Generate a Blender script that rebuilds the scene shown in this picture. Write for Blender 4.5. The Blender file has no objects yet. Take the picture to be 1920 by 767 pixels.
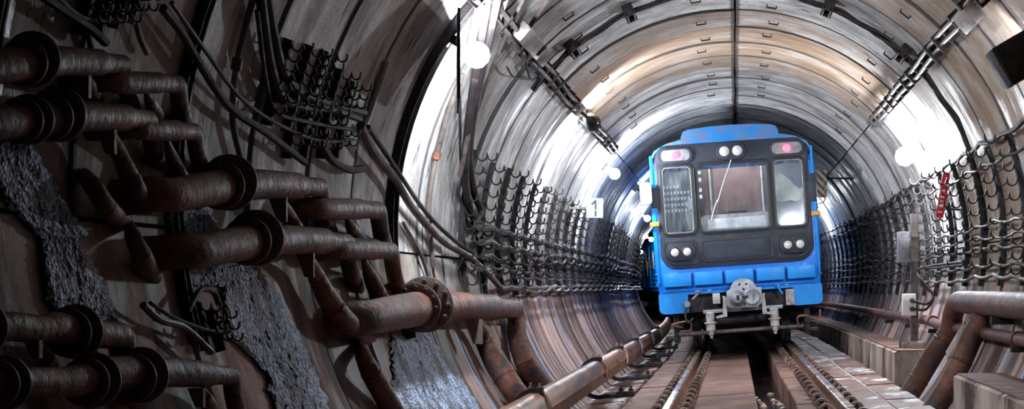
import bpy, bmesh, math, random
from mathutils import Vector, Matrix
random.seed(11)
S = bpy.context.scene
COL = S.collection
PI = math.pi
rad = math.radians

# ------------------------------------------------------------------ camera, world, exposure
F, CX, CY, CH = 2690.0, 1378.0, 540.0, 1.0      # focal length and vanishing point in photo pixels, eye height
R, TZ = 2.55, 1.45                              # tunnel radius, height of its axis above the rail heads
cam = bpy.data.objects.new('camera', bpy.data.cameras.new('camera'))
COL.objects.link(cam)
cam.location = (0, 0, CH)
cam.rotation_euler = (PI / 2, 0, 0)
cam.data.sensor_width = 36
cam.data.lens = F / 1920 * 36
cam.data.shift_x = -(CX - 960) / 1920
cam.data.shift_y = (CY - 383.5) / 1920
cam.data.clip_start = 0.05
cam.data.clip_end = 400
S.camera = cam
S.view_settings.view_transform = 'Standard'
S.view_settings.look = 'None'
S.view_settings.gamma = 1
S.view_settings.use_curve_mapping = False
S.view_settings.exposure = 0.0
world = bpy.data.worlds.new('world')
S.world = world
world.use_nodes = True
world.node_tree.nodes['Background'].inputs[0].default_value = (0.5, 0.6, 0.8, 1)
world.node_tree.nodes['Background'].inputs[1].default_value = 0.02
LAMP_W = 1.0                                    # overall strength of the tunnel lamps

# ------------------------------------------------------------------ the line of the tunnel
CANT = rad(4.0)
TX = 0.155                                      # track centre, right of the tunnel axis
def off(y):
    return -(max(0.0, y - 25.0) ** 2) / 690.0
def head(y):
    return math.atan(max(0.0, y - 25.0) / 345.0)
def TF(x, y, z):                                # track frame (canted) to world
    return Vector((TX + off(y) + x * math.cos(CANT) - z * math.sin(CANT), y, x * math.sin(CANT) + z * math.cos(CANT)))
def ring(y, a, r):                              # a point on a ring of the tunnel, angle a in degrees
    return Vector((off(y) + r * math.cos(rad(a)), y, TZ + r * math.sin(rad(a))))
def wallz(side, y, z, o):                       # a point o in front of the wall at height z
    r = R - o
    return Vector((off(y) + side * math.sqrt(max(0.01, r * r - (z - TZ) ** 2)), y, z))
def W(u, v, o=0.05):                            # where a line of sight meets the (straight part of the) lining
    a, b = (u - CX) / F, (CY - v) / F
    r = R - o
    c = TZ - CH
    A = a * a + b * b
    d = (c * b + math.sqrt(max(0, c * c * b * b - A * (c * c - r * r)))) / A
    return Vector((a * d, d, CH + b * d))
def pxm(p):                                     # photo pixels per metre at a point
    return F / p.y

# ------------------------------------------------------------------ mesh helpers
class MB:
    def __init__(s):
        s.v = []
        s.f = []
    def add(s, vs, fs):
        k = len(s.v)
        s.v += [Vector(p) for p in vs]
        s.f += [tuple(i + k for i in q) for q in fs]
        return s
    def box(s, c, d, m=None):
        hx, hy, hz = d[0] / 2, d[1] / 2, d[2] / 2
        vs = [Vector((x, y, z)) for x in (-hx, hx) for y in (-hy, hy) for z in (-hz, hz)]
        if m is not None:
            vs = [m @ p for p in vs]
        c = Vector(c)
        return s.add([p + c for p in vs], [(0, 1, 3, 2), (4, 6, 7, 5), (0, 4, 5, 1), (2, 3, 7, 6), (0, 2, 6, 4), (1, 5, 7, 3)])
    def cbox(s, c, d, ch, m=None):              # chamfered box
        bm = bmesh.new()
        bmesh.ops.create_cube(bm, size=1)
        for p in bm.verts:
            p.co = Vector((p.co.x * d[0], p.co.y * d[1], p.co.z * d[2]))
        bmesh.ops.bevel(bm, geom=list(bm.edges), offset=ch, segments=2, affect='EDGES', profile=0.6)
        bm.verts.index_update()
        c = Vector(c)
        vs = [((m @ p.co) if m is not None else p.co) + c for p in bm.verts]
        fs = [tuple(p.index for p in q.verts) for q in bm.faces]
        bm.free()
        return s.add(vs, fs)
    def tube(s, pts, r, n=10, cap=True):
        pts = [Vector(p) for p in pts]
        m = len(pts)
        rs = r if isinstance(r, (list, tuple)) else [r] * m
        t0 = (pts[1] - pts[0]).normalized()
        up = Vector((0, 0, 1)) if abs(t0.z) < 0.9 else Vector((1, 0, 0))
        nrm = (up - t0 * up.dot(t0)).normalized()
        vs, fs = [], []
        for i, p in enumerate(pts):
            t = (pts[min(i + 1, m - 1)] - pts[max(i - 1, 0)])
            t = t.normalized() if t.length > 1e-9 else t0
            nrm = nrm - t * nrm.dot(t)
            nrm = nrm.normalized() if nrm.length > 1e-6 else t.orthogonal().normalized()
            b = t.cross(nrm)
            for k in range(n):
                a = 2 * PI * k / n
                vs.append(p + (nrm * math.cos(a) + b * math.sin(a)) * rs[i])
        for i in range(m - 1):
            for k in range(n):
                k2 = (k + 1) % n
                fs.append((i * n + k, i * n + k2, (i + 1) * n + k2, (i + 1) * n + k))
        if cap:
            fs.append(tuple(range(n - 1, -1, -1)))
            fs.append(tuple((m - 1) * n + k for k in range(n)))
        return s.add(vs, fs)
    def sweep(s, poly, pts, frames):            # poly in (a, b); frames: (A, B) axes per point
        n, m = len(poly), len(pts)
        vs, fs = [], []
        for p, (A, B) in zip(pts, frames):
            for a, b in poly:
                vs.append(Vector(p) + A * a + B * b)
        for i in range(m - 1):
            for k in range(n):
                k2 = (k + 1) % n
                fs.append((i * n + k, i * n + k2, (i + 1) * n + k2, (i + 1) * n + k))
        fs.append(tuple(range(n - 1, -1, -1)))
        fs.append(tuple((m - 1) * n + k for k in range(n)))
        return s.add(vs, fs)
    def lathe(s, prof, c, axis=(0, 0, 1), n=20):  # prof: (radius, height)
        ax = Vector(axis).normalized()
        e1 = ax.orthogonal().normalized()
        e2 = ax.cross(e1)
        c = Vector(c)
        vs, fs = [], []
        for r, h in prof:
            for k in range(n):
                a = 2 * PI * k / n
                vs.append(c + ax * h + (e1 * math.cos(a) + e2 * math.sin(a)) * max(r, 1e-4))
        for i in range(len(prof) - 1):
            for k in range(n):
                k2 = (k + 1) % n
                fs.append((i * n + k, i * n + k2, (i + 1) * n + k2, (i + 1) * n + k))
        fs.append(tuple(range(n - 1, -1, -1)))
        fs.append(tuple((len(prof) - 1) * n + k for k in range(n)))
        return s.add(vs, fs)
    def prism(s, poly, y0, y1):                 # polygon in XZ, extruded along Y
        n = len(poly)
        vs = [(x, y0, z) for x, z in poly] + [(x, y1, z) for x, z in poly]
        fs = [tuple(range(n)), tuple(range(2 * n - 1, n - 1, -1))]
        for k in range(n):
            k2 = (k + 1) % n
            fs.append((k, k + n, k2 + n, k2))
        return s.add(vs, fs)

FR = {}                                         # origin of each object in its root's build frame
def mesh_from(mb, name, c, mat, smooth=True, sharp=35):
    me = bpy.data.meshes.new(name)
    me.from_pydata([p - c for p in mb.v], [], mb.f)
    bm = bmesh.new()
    bm.from_mesh(me)
    bmesh.ops.recalc_face_normals(bm, faces=bm.faces)
    bm.to_mesh(me)
    bm.free()
    if smooth:
        me.polygons.foreach_set('use_smooth', [True] * len(me.polygons))
        me.set_sharp_from_angle(angle=rad(sharp))
    if mat:
        me.materials.append(mat)
    return me
def obj(name, mb, mat, parent=None, smooth=True, origin='centre', sharp=35):
    xs = [p.x for p in mb.v]; ys = [p.y for p in mb.v]; zs = [p.z for p in mb.v]
    c = Vector(((min(xs) + max(xs)) / 2, (min(ys) + max(ys)) / 2, (min(zs) + max(zs)) / 2))
    if origin == 'base':
        c.z = min(zs)
    elif origin == 'zero':
        c = Vector((0, 0, 0))
    o = bpy.data.objects.new(name, mesh_from(mb, name, c, mat, smooth, sharp))
    COL.objects.link(o)
    o.location = c - (FR[parent] if parent else Vector((0, 0, 0)))
    if parent:
        o.parent = parent
    FR[o] = c
    return o
def copy(o, parent, at, name=None):             # a copy of one mesh object, placed at a point of the root's build frame
    c = o.copy()
    COL.objects.link(c)
    c.parent = parent
    at = Vector(at)
    c.location = at - (FR[parent] if parent else Vector((0, 0, 0)))
    FR[c] = at
    return c
def tag(o, label, cat, group=None, kind=None):
    o['label'] = label
    o['category'] = cat
    if group:
        o['group'] = group
    if kind:
        o['kind'] = kind
    return o
def thing(name, loc, label, cat, group=None):
    o = bpy.data.objects.new(name, None)
    COL.objects.link(o)
    o.location = loc
    o.empty_display_size = 0.1
    FR[o] = Vector(loc)
    return tag(o, label, cat, group)
def structure(o, label=None, cat=None):
    o['kind'] = 'structure'
    if label:
        o['label'] = label
        o['category'] = cat
    return o
def smoothpts(pts, k=5):                        # Catmull-Rom through points
    P = [Vector(p) for p in pts]
    P = [P[0] * 2 - P[1]] + P + [P[-1] * 2 - P[-2]]
    out = []
    for i in range(1, len(P) - 2):
        for j in range(k):
            t = j / k
            a, b, c, d = P[i - 1], P[i], P[i + 1], P[i + 2]
            out.append(0.5 * ((2 * b) + (c - a) * t + (2 * a - 5 * b + 4 * c - d) * t * t + (3 * b - a - 3 * c + d) * t ** 3))
    out.append(P[-2])
    return out
def rr(x0, x1, z0, z1, r, n=6):                 # rounded rectangle; r single or (bl, br, tr, tl)
    if not isinstance(r, (tuple, list)):
        r = (r,) * 4
    out = []
    for (cx, cz, a0, q) in ((x0 + r[0], z0 + r[0], 180, r[0]), (x1 - r[1], z0 + r[1], 270, r[1]),
                            (x1 - r[2], z1 - r[2], 0, r[2]), (x0 + r[3], z1 - r[3], 90, r[3])):
        for k in range(n + 1):
            a = rad(a0 + 90 * k / n)
            out.append((cx + q * math.cos(a), cz + q * math.sin(a)))
    return out
def plate(outer, holes, y0, y1, bevel=0.0):     # a plate in XZ with holes, from y0 to y1
    cu = bpy.data.curves.new('t', 'CURVE')
    cu.dimensions = '2D'
    cu.fill_mode = 'BOTH'
    cu.extrude = (y1 - y0) / 2 - bevel
    cu.bevel_depth = bevel
    cu.bevel_resolution = 1
    for poly in [outer] + holes:
        sp = cu.splines.new('POLY')
        sp.points.add(len(poly) - 1)
        for q, (x, z) in zip(sp.points, poly):
            q.co = (x, z, 0, 1)
        sp.use_cyclic_u = True
    o = bpy.data.objects.new('t', cu)
    COL.objects.link(o)
    dg = bpy.context.evaluated_depsgraph_get()
    me = bpy.data.meshes.new_from_object(o.evaluated_get(dg))
    mb = MB()
    ym = (y0 + y1) / 2
    mb.add([(p.co.x, ym - p.co.z, p.co.y) for p in me.vertices], [tuple(q.vertices) for q in me.polygons])
    bpy.data.objects.remove(o)
    bpy.data.curves.remove(cu)
    bpy.data.meshes.remove(me)
    bm = bmesh.new()                            # weld
    vs = [bm.verts.new(p) for p in mb.v]
    for q in mb.f:
        try:
            bm.faces.new([vs[i] for i in q])
        except ValueError:
            pass
    bmesh.ops.remove_doubles(bm, verts=bm.verts, dist=1e-5)
    bm.verts.index_update()
    out = MB().add([p.co.copy() for p in bm.verts], [tuple(p.index for p in q.verts) for q in bm.faces])
    bm.free()
    return out
def rot(axis, deg):
    return Matrix.Rotation(rad(deg), 3, axis)

# ------------------------------------------------------------------ materials
class NT:
    def __init__(s, name):
        s.m = bpy.data.materials.new(name)
        s.m.use_nodes = True
        s.t = s.m.node_tree
        s.b = s.t.nodes['Principled BSDF']
    def n(s, typ, _out=0, _props=None, **inp):
        nd = s.t.nodes.new(typ)
        for k, v in (_props or {}).items():
            setattr(nd, k, v)
        for k, v in inp.items():
            key = int(k[1:]) if k[0] == '_' and k[1:].isdigit() else k.replace('__', ' ')
            s.put(nd.inputs[key], v)
        return nd.outputs[_out]
    def put(s, sock, v):
        if isinstance(v, bpy.types.NodeSocket):
            s.t.links.new(v, sock)
        elif isinstance(v, (tuple, list)) and sock.type == 'RGBA' and len(v) == 3:
            sock.default_value = (*v, 1)
        else:
            sock.default_value = v
    def math(s, op, a, b=0.0, c=0.0, clamp=False):
        return s.n('ShaderNodeMath', 0, {'operation': op, 'use_clamp': clamp}, _0=a, _1=b, _2=c)
    def noise(s, vec, scale, detail=4, rough=0.55, out=0):
        return s.n('ShaderNodeTexNoise', out, None, Vector=vec, Scale=scale, Detail=detail, Roughness=rough)
    def ramp(s, fac, a, b, lo=0.0, hi=1.0):
        return s.n('ShaderNodeMapRange', 0, {'clamp': True, 'interpolation_type': 'SMOOTHSTEP'}, _0=fac, _1=a, _2=b, _3=lo, _4=hi)
    def mix(s, fac, a, b, mode='MIX'):
        nd = s.t.nodes.new('ShaderNodeMix')
        nd.data_type = 'RGBA'
        nd.blend_type = mode
        s.put(nd.inputs[0], fac)
        s.put(nd.inputs[6], a)
        s.put(nd.inputs[7], b)
        return nd.outputs[2]
    def bump(s, h, strength, dist=0.02):
        s.put(s.b.inputs['Normal'], s.n('ShaderNodeBump', 0, None, Height=h, Strength=strength, Distance=dist))
    def coords(s, kind=3):                      # object coordinates, shifted by the object's own random number
        tc = s.n('ShaderNodeTexCoord', kind)
        r = s.n('ShaderNodeObjectInfo', 5)
        k = s.n('ShaderNodeCombineXYZ', 0, None, X=s.math('MULTIPLY', r, 37.0), Y=s.math('MULTIPLY', r, 71.0), Z=s.math('MULTIPLY', r, 13.0))
        return s.n('ShaderNodeVectorMath', 0, {'operation': 'ADD'}, _0=tc, _1=k), r
def worn(name, c1, c2, c3=None, scale=4.0, rough=0.6, metal=0.0, spot=(0.6, 0.7), spot_scale=9.0, bump=0.15, vary=0.0, stretch=None, mixr=(0.35, 0.65), spec=0.25):
    t = NT(name)
    v, r = t.coords()
    if stretch:
        v2 = t.n('ShaderNodeVectorMath', 0, {'operation': 'MULTIPLY'}, _0=v, _1=stretch)
    else:
        v2 = v
    n1 = t.noise(v2, scale, 6)
    col = t.mix(t.ramp(n1, *mixr), c1, c2)
    if c3:
        n2 = t.noise(v2, spot_scale, 5, 0.65)
        col = t.mix(t.ramp(n2, *spot), col, c3)
    if vary:
        g = t.math('MULTIPLY_ADD', r, 2 * vary, 1 - vary)
        col = t.mix(1.0, col, t.n('ShaderNodeCombineXYZ', 0, None, X=g, Y=g, Z=g), 'MULTIPLY')
    t.put(t.b.inputs['Base Color'], col)
    n3 = t.noise(v, scale * 6, 5, 0.6)
    t.put(t.b.inputs['Roughness'], t.ramp(n3, 0.2, 0.8, max(0.05, rough - 0.15), min(1, rough + 0.15)))
    t.b.inputs['Metallic'].default_value = metal
    t.b.inputs['Specular IOR Level'].default_value = spec
    if bump:
        t.bump(n3, bump, 0.02)
    return t.m
def plain(name, col, rough=0.5, metal=0.0):
    t = NT(name)
    v, r = t.coords()
    n1 = t.noise(v, 14, 4)
    t.put(t.b.inputs['Base Color'], t.mix(t.ramp(n1, 0.3, 0.8), col, tuple(x * 0.72 for x in col)))
    t.b.inputs['Roughness'].default_value = rough
    t.b.inputs['Metallic'].default_value = metal
    return t.m
def emit(name, col, strength):
    t = NT(name)
    t.put(t.b.inputs['Base Color'], col)
    t.put(t.b.inputs['Emission Color'], col)
    t.b.inputs['Emission Strength'].default_value = strength
    return t.m
def glassmat(name, tint=(0.97, 0.985, 1.0), gloss=0.07, dusty=0.035):
    t = NT(name)
    t.t.nodes.remove(t.b)
    out = t.t.nodes['Material Output']
    v, r = t.coords()
    tr = t.n('ShaderNodeBsdfTransparent', 0, None, Color=tint)
    gl = t.n('ShaderNodeBsdfGlossy', 0, None, Color=(0.95, 0.97, 1.0), Roughness=0.08)
    df = t.n('ShaderNodeBsdfDiffuse', 0, None, Color=(0.75, 0.8, 0.85))
    v2 = t.n('ShaderNodeVectorMath', 0, {'operation': 'MULTIPLY'}, _0=v, _1=(3.0, 3.0, 0.7))
    d = t.ramp(t.noise(v2, 5.0, 5), 0.4, 0.75, dusty * 0.3, dusty * 2.0)
    a = t.n('ShaderNodeMixShader', 0, None, _0=gloss, _1=tr, _2=gl)
    b = t.n('ShaderNodeMixShader', 0, None, _0=d, _1=a, _2=df)
    t.t.links.new(b, out.inputs[0])
    return t.m

def lining_mat():
    t = NT('lining concrete')
    tc = t.n('ShaderNodeTexCoord', 3)
    xyz = t.t.nodes.new('ShaderNodeSeparateXYZ')
    t.t.links.new(tc, xyz.inputs[0])
    x, y, z = xyz.outputs
    rnd = t.n('ShaderNodeObjectInfo', 5)
    ocol = t.n('ShaderNodeSeparateColor', 0, None, Color=t.n('ShaderNodeObjectInfo', 1))
    pos = t.t.nodes.new('ShaderNodeSeparateXYZ')
    t.t.links.new(t.n('ShaderNodeNewGeometry', 0), pos.inputs[0])
    ang = t.math('ARCTAN2', t.math('MULTIPLY', z, -1.0), t.math('MULTIPLY', x, 1.0))
    u = t.math('MULTIPLY', t.math('ARCTAN2', z, t.math('ABSOLUTE', x)), 2.55)
    side = t.math('MULTIPLY', t.math('SIGN', x), 17.0)
    def vec(ku, ky, kr):
        return t.n('ShaderNodeCombineXYZ', 0, None, X=t.math('MULTIPLY_ADD', u, ku, side), Y=t.math('MULTIPLY', y, ky), Z=t.math('MULTIPLY', rnd, kr))
    blot = t.noise(vec(1, 1.4, 91), 1.8, 8, 0.62)
    streak = t.noise(vec(0.8, 3.0, 37), 1.5, 7, 0.66)
    streak2 = t.noise(vec(0.4, 2.2, 53), 1.2, 6, 0.6)
    fine = t.noise(vec(1, 1, 11), 24, 6, 0.7)
    pits = t.noise(vec(0.6, 2.6, 5), 5.5, 4, 0.55)
    col = t.mix(t.ramp(blot, 0.38, 0.64), (0.56, 0.555, 0.56), (0.27, 0.255, 0.24))
    col = t.mix(t.ramp(fine, 0.48, 0.75, 0, 0.55), col, (0.16, 0.15, 0.145))
    col = t.mix(t.ramp(streak, 0.56, 0.68, 0, 0.75), col, (0.10, 0.09, 0.09))
    col = t.mix(t.ramp(streak2, 0.58, 0.72, 0, 0.6), col, (0.22, 0.15, 0.105))
    col = t.mix(t.ramp(pits, 0.62, 0.67, 0, 0.85), col, (0.035, 0.032, 0.034))
    # rusty stained walls, and crown shade painted brown, by the object's colour
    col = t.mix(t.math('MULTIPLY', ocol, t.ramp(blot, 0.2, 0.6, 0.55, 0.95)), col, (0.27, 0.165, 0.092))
    # grime along the ring joints
    ey = t.math('ABSOLUTE', y)
    col = t.mix(t.ramp(t.math('MULTIPLY_ADD', streak2, 0.13, ey), 0.495, 0.535, 0, 0.9), col, (0.03, 0.026, 0.025))
    # ragged dark mortar along the crown
    cm = t.ramp(t.math('ADD', t.math('ABSOLUTE', x), t.math('MULTIPLY', t.math('SUBTRACT', fine, 0.5), 0.09)), 0.055, 0.035, 0, 0.9)
    col = t.mix(t.math('MULTIPLY', cm, t.math('GREATER_THAN', z, 0.0)), col, (0.045, 0.032, 0.026))
    g = t.math('MULTIPLY_ADD', rnd, 0.42, 0.78)
    col = t.mix(1.0, col, t.n('ShaderNodeCombineXYZ', 0, None, X=g, Y=g, Z=g), 'MULTIPLY')
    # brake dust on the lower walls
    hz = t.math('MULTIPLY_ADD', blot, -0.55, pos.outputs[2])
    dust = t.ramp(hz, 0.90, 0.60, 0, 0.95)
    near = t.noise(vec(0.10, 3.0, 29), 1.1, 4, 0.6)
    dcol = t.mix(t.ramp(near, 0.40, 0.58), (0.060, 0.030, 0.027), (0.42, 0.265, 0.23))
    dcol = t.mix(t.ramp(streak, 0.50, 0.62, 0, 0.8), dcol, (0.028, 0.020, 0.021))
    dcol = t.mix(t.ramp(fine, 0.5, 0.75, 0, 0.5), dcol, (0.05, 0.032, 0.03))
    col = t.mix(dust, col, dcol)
    # lime and wet mineral runs down some joints of the lower walls
    low = t.ramp(pos.outputs[2], 1.15, 0.8)
    wet = t.ramp(t.math('FRACT', t.math('MULTIPLY', rnd, 7.3)), 0.50, 0.52)
    run_ = t.math('MULTIPLY', t.ramp(t.math('MULTIPLY_ADD', streak, 0.30, y), 0.49, 0.54), wet)
    lime = t.math('MULTIPLY', t.math('MULTIPLY', run_, low), t.ramp(t.noise(vec(1.2, 8, 3), 3.0, 5, 0.7), 0.38, 0.52, 0.25, 0.9))
    col = t.mix(lime, col, (0.30, 0.40, 0.60))
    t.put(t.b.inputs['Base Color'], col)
    t.put(t.b.inputs['Roughness'], t.ramp(streak, 0.40, 0.65, 0.80, 0.38))
    t.b.inputs['Specular IOR Level'].default_value = 0.35
    t.bump(t.math('MULTIPLY_ADD', fine, 0.5, t.math('MULTIPLY_ADD', pits, -0.7, blot)), 0.5, 0.03)
    return t.m

M = {}
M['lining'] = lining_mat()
M['backing'] = worn('joint mortar', (0.035, 0.03, 0.028), (0.09, 0.075, 0.065), scale=3)
M['bed'] = worn('track bed concrete', (0.20, 0.108, 0.086), (0.115, 0.060, 0.050), (0.34, 0.27, 0.25), scale=1.6, rough=0.72, spot=(0.60, 0.72), spot_scale=2.3, bump=0.3, vary=0.15, stretch=(1.3, 0.9, 1))
M['bed_white'] = worn('limed concrete', (0.15, 0.085, 0.072), (0.25, 0.155, 0.13), (0.62, 0.65, 0.72), scale=2.0, rough=0.6, spot=(0.53, 0.62), spot_scale=1.7, bump=0.3, vary=0.2, stretch=(1.5, 0.9, 1))
M['bench'] = worn('bench concrete', (0.40, 0.34, 0.30), (0.22, 0.15, 0.12), (0.05, 0.034, 0.030), scale=2.6, rough=0.8, spot=(0.50, 0.62), spot_scale=3.4, bump=0.35, vary=0.12, stretch=(1.0, 0.6, 0.3))
M['bench_top'] = worn('bench top dust', (0.24, 0.135, 0.115), (0.14, 0.075, 0.065), (0.5, 0.5, 0.54), scale=2.2, rough=0.8, spot=(0.6, 0.7), spot_scale=2.0, bump=0.3)
M['water'] = worn('trench water', (0.010, 0.007, 0.006), (0.03, 0.015, 0.010), scale=3, rough=0.18, bump=0.1)
M['rubble'] = worn('rubble', (0.6, 0.55, 0.52), (0.30, 0.18, 0.14), scale=6, vary=0.3)
M['railside'] = worn('rail rust', (0.13, 0.06, 0.04), (0.27, 0.125, 0.07), (0.06, 0.04, 0.035), scale=5, rough=0.6, metal=0.3)
M['railhead'] = worn('worn rail steel', (0.55, 0.52, 0.52), (0.62, 0.40, 0.28), scale=1.0, rough=0.28, metal=0.9, stretch=(6, 0.5, 1), bump=0.02)
M['fast'] = worn('fastening iron', (0.10, 0.065, 0.055), (0.30, 0.20, 0.17), (0.04, 0.03, 0.03), scale=12, rough=0.6, metal=0.2, vary=0.3)
M['rust'] = worn('rusty pipe', (0.085, 0.036, 0.027), (0.19, 0.078, 0.05), (0.050, 0.040, 0.048), scale=3.5, rough=0.55, metal=0.0, spot=(0.48, 0.62), spot_scale=6, bump=0.7)
M['rustlt'] = worn('rusty dusted pipe', (0.13, 0.062, 0.056), (0.065, 0.036, 0.037), (0.19, 0.11, 0.105), scale=3.5, rough=0.6, metal=0.0, spot=(0.55, 0.7), spot_scale=8, bump=0.3)
M['flange'] = worn('dark flange iron', (0.105, 0.085, 0.080), (0.16, 0.105, 0.085), (0.05, 0.045, 0.047), scale=6, rough=0.55, metal=0.0, bump=0.3)
M['cover'] = worn('third rail cover', (0.11, 0.055, 0.042), (0.24, 0.11, 0.06), (0.045, 0.034, 0.036), scale=2.2, rough=0.45, metal=0.15, spot=(0.5, 0.65), spot_scale=3.5, bump=0.2, stretch=(1, 0.5, 3))
M['black'] = worn('black iron', (0.012, 0.011, 0.013), (0.035, 0.028, 0.028), scale=7, rough=0.7, metal=0.0, bump=0.2)
M['cable'] = worn('dusty cable', (0.014, 0.014, 0.018), (0.05, 0.038, 0.038), (0.14, 0.105, 0.10), scale=3, rough=0.65, spot=(0.58, 0.75), spot_scale=4, vary=0.25, bump=0.1)
M['cablelt'] = worn('pale dusted cable', (0.11, 0.085, 0.085), (0.04, 0.032, 0.034), scale=4, rough=0.5, vary=0.3)
M['conduit'] = worn('conduit steel', (0.10, 0.085, 0.085), (0.20, 0.155, 0.14), (0.04, 0.03, 0.03), scale=8, rough=0.5, metal=0.3, vary=0.2)
M['galv'] = worn('galvanised steel', (0.30, 0.31, 0.34), (0.17, 0.165, 0.175), (0.16, 0.09, 0.06), scale=5, rough=0.45, metal=0.4)
M['crust'] = None
M['white'] = plain('white enamel', (0.80, 0.82, 0.84), 0.45)
M['ink'] = plain('grey paint', (0.10, 0.14, 0.19), 0.5)
M['red'] = worn('red enamel', (0.52, 0.02, 0.03), (0.38, 0.015, 0.02), scale=6, rough=0.4)
M['blue'] = worn('blue train paint', (0.004, 0.23, 0.80), (0.003, 0.19, 0.70), (0.02, 0.21, 0.62), scale=2.5, rough=0.38, spot=(0.6, 0.8), spot_scale=3.5, bump=0.02)
M['bluelt'] = worn('light blue train paint', (0.015, 0.31, 0.88), (0.010, 0.27, 0.80), scale=4, rough=0.38, vary=0.06, bump=0.02)
M['blueroof'] = worn('dirty blue roof', (0.025, 0.22, 0.60), (0.10, 0.22, 0.45), (0.20, 0.17, 0.24), scale=3.2, rough=0.5, spot=(0.50, 0.66), spot_scale=4.2, bump=0.1)
M['mask'] = worn('slate grey front paint', (0.034, 0.040, 0.058), (0.024, 0.028, 0.042), (0.06, 0.06, 0.075), scale=3, rough=0.5, spot=(0.58, 0.8), spot_scale=7, bump=0.06)
M['rubber'] = plain('black rubber', (0.012, 0.012, 0.014), 0.5)
M['glass'] = glassmat('cab glass')
M['lens'] = plain('headlight glass', (0.78, 0.76, 0.74), 0.12)
M['under'] = worn('underframe grime', (0.018, 0.017, 0.020), (0.040, 0.034, 0.036), scale=5, rough=0.6)
M['coupler'] = worn('grey coupler steel', (0.33, 0.34, 0.38), (0.23, 0.235, 0.26), (0.12, 0.10, 0.10), scale=6, rough=0.42, metal=0.35)
M['palemetal'] = worn('pale grey paint', (0.55, 0.52, 0.53), (0.38, 0.34, 0.34), (0.2, 0.14, 0.12), scale=9, rough=0.5, vary=0.1)
M['orange'] = plain('orange plastic', (0.75, 0.33, 0.04), 0.4)
M['cabdoor'] = worn('brown cab door', (0.13, 0.085, 0.085), (0.19, 0.13, 0.13), scale=3, rough=0.6)
M['cabwall'] = worn('cab wall', (0.16, 0.19, 0.20), (0.10, 0.12, 0.13), scale=3, rough=0.6)
M['cloth'] = worn('pale cloth', (0.62, 0.64, 0.58), (0.48, 0.50, 0.45), scale=3, rough=0.85)
M['redlamp'] = emit('red marker lamp', (1.0, 0.06, 0.11), 7.0)
M['markerglass'] = glassmat('marker glass', (0.9, 0.9, 0.93), 0.06, 0.05)
M['cabfill'] = emit('cab fill light', (1.0, 0.97, 0.9), 26.0)
M['copper'] = worn('brown hose', (0.32, 0.18, 0.13), (0.18, 0.10, 0.08), scale=8, rough=0.5)
M['bulb'] = emit('tunnel lamp bulb', (0.86, 0.93, 1.0), 1.0)
def stripe_mat():
    t = NT('striped board')
    tc = t.n('ShaderNodeTexCoord', 3)
    w = t.n('ShaderNodeTexWave', 0, {'bands_direction': 'DIAGONAL'}, Vector=tc, Scale=4.6)
    t.put(t.b.inputs['Base Color'], t.mix(t.ramp(w, 0.45, 0.55), (0.70, 0.60, 0.50), (0.12, 0.075, 0.06)))
    return t.m
M['stripe'] = stripe_mat()
def crust_mat():
    t = NT('mineral crust')
    v, r = t.coords()
    v2 = t.n('ShaderNodeVectorMath', 0, {'operation': 'MULTIPLY'}, _0=v, _1=(1.5, 1.5, 0.35))
    a = t.noise(v2, 4.5, 6, 0.65)
    b = t.n('ShaderNodeTexVoronoi', 0, None, Vector=v, Scale=55.0)
    n = t.noise(v, 30, 4, 0.7)
    col = t.mix(t.ramp(a, 0.40, 0.62), (0.50, 0.64, 0.90), (0.09, 0.11, 0.16))
    col = t.mix(t.ramp(n, 0.45, 0.6, 0, 0.8), col, (0.06, 0.045, 0.045))
    col = t.mix(t.ramp(b, 0.28, 0.08, 0, 0.9), col, (0.85, 0.87, 0.92))
    t.put(t.b.inputs['Base Color'], col)
    t.b.inputs['Roughness'].default_value = 0.6
    t.bump(b, 0.6, 0.03)
    return t.m
M['crust'] = crust_mat()

# ------------------------------------------------------------------ tunnel lining
SEG = [(-52, 0), (0, 44), (44, 90), (90, 138), (138, 184), (184, 232)]
Y0, Y1 = -9.0, 100.0
def shell(a0, a1, name, label):
    mb = MB()
    ys = [Y0 + k * 2.0 for k in range(int((Y1 - Y0) / 2) + 1)]
    n = 14
    for i, y in enumerate(ys):
        for rr_ in (R + 0.10, R + 0.30):
            for k in range(n + 1):
                mb.v.append(ring(y, a0 + (a1 - a0) * k / n, rr_))
    m = n + 1
    for i in range(len(ys) - 1):
        b0, b1 = i * 2 * m, (i + 1) * 2 * m
        for k in range(n):
            mb.f.append((b0 + k, b0 + k + 1, b1 + k + 1, b1 + k))
            mb.f.append((b0 + m + k, b1 + m + k, b1 + m + k + 1, b0 + m + k + 1))
    o = obj(name, mb, M['backing'], origin='zero')
    return structure(o, label, 'wall' if 'wall' in name else 'ceiling')
wall_right = shell(-52, 44, 'wall_right', 'curved concrete tunnel wall on the right of the track')
ceiling = shell(44, 138, 'ceiling', 'arched concrete tunnel roof of ringed blocks')
wall_left = shell(138, 232, 'wall_left', 'curved concrete tunnel wall on the left of the track')
HOST = [wall_right, wall_right, ceiling, ceiling, wall_left, wall_left]

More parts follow.
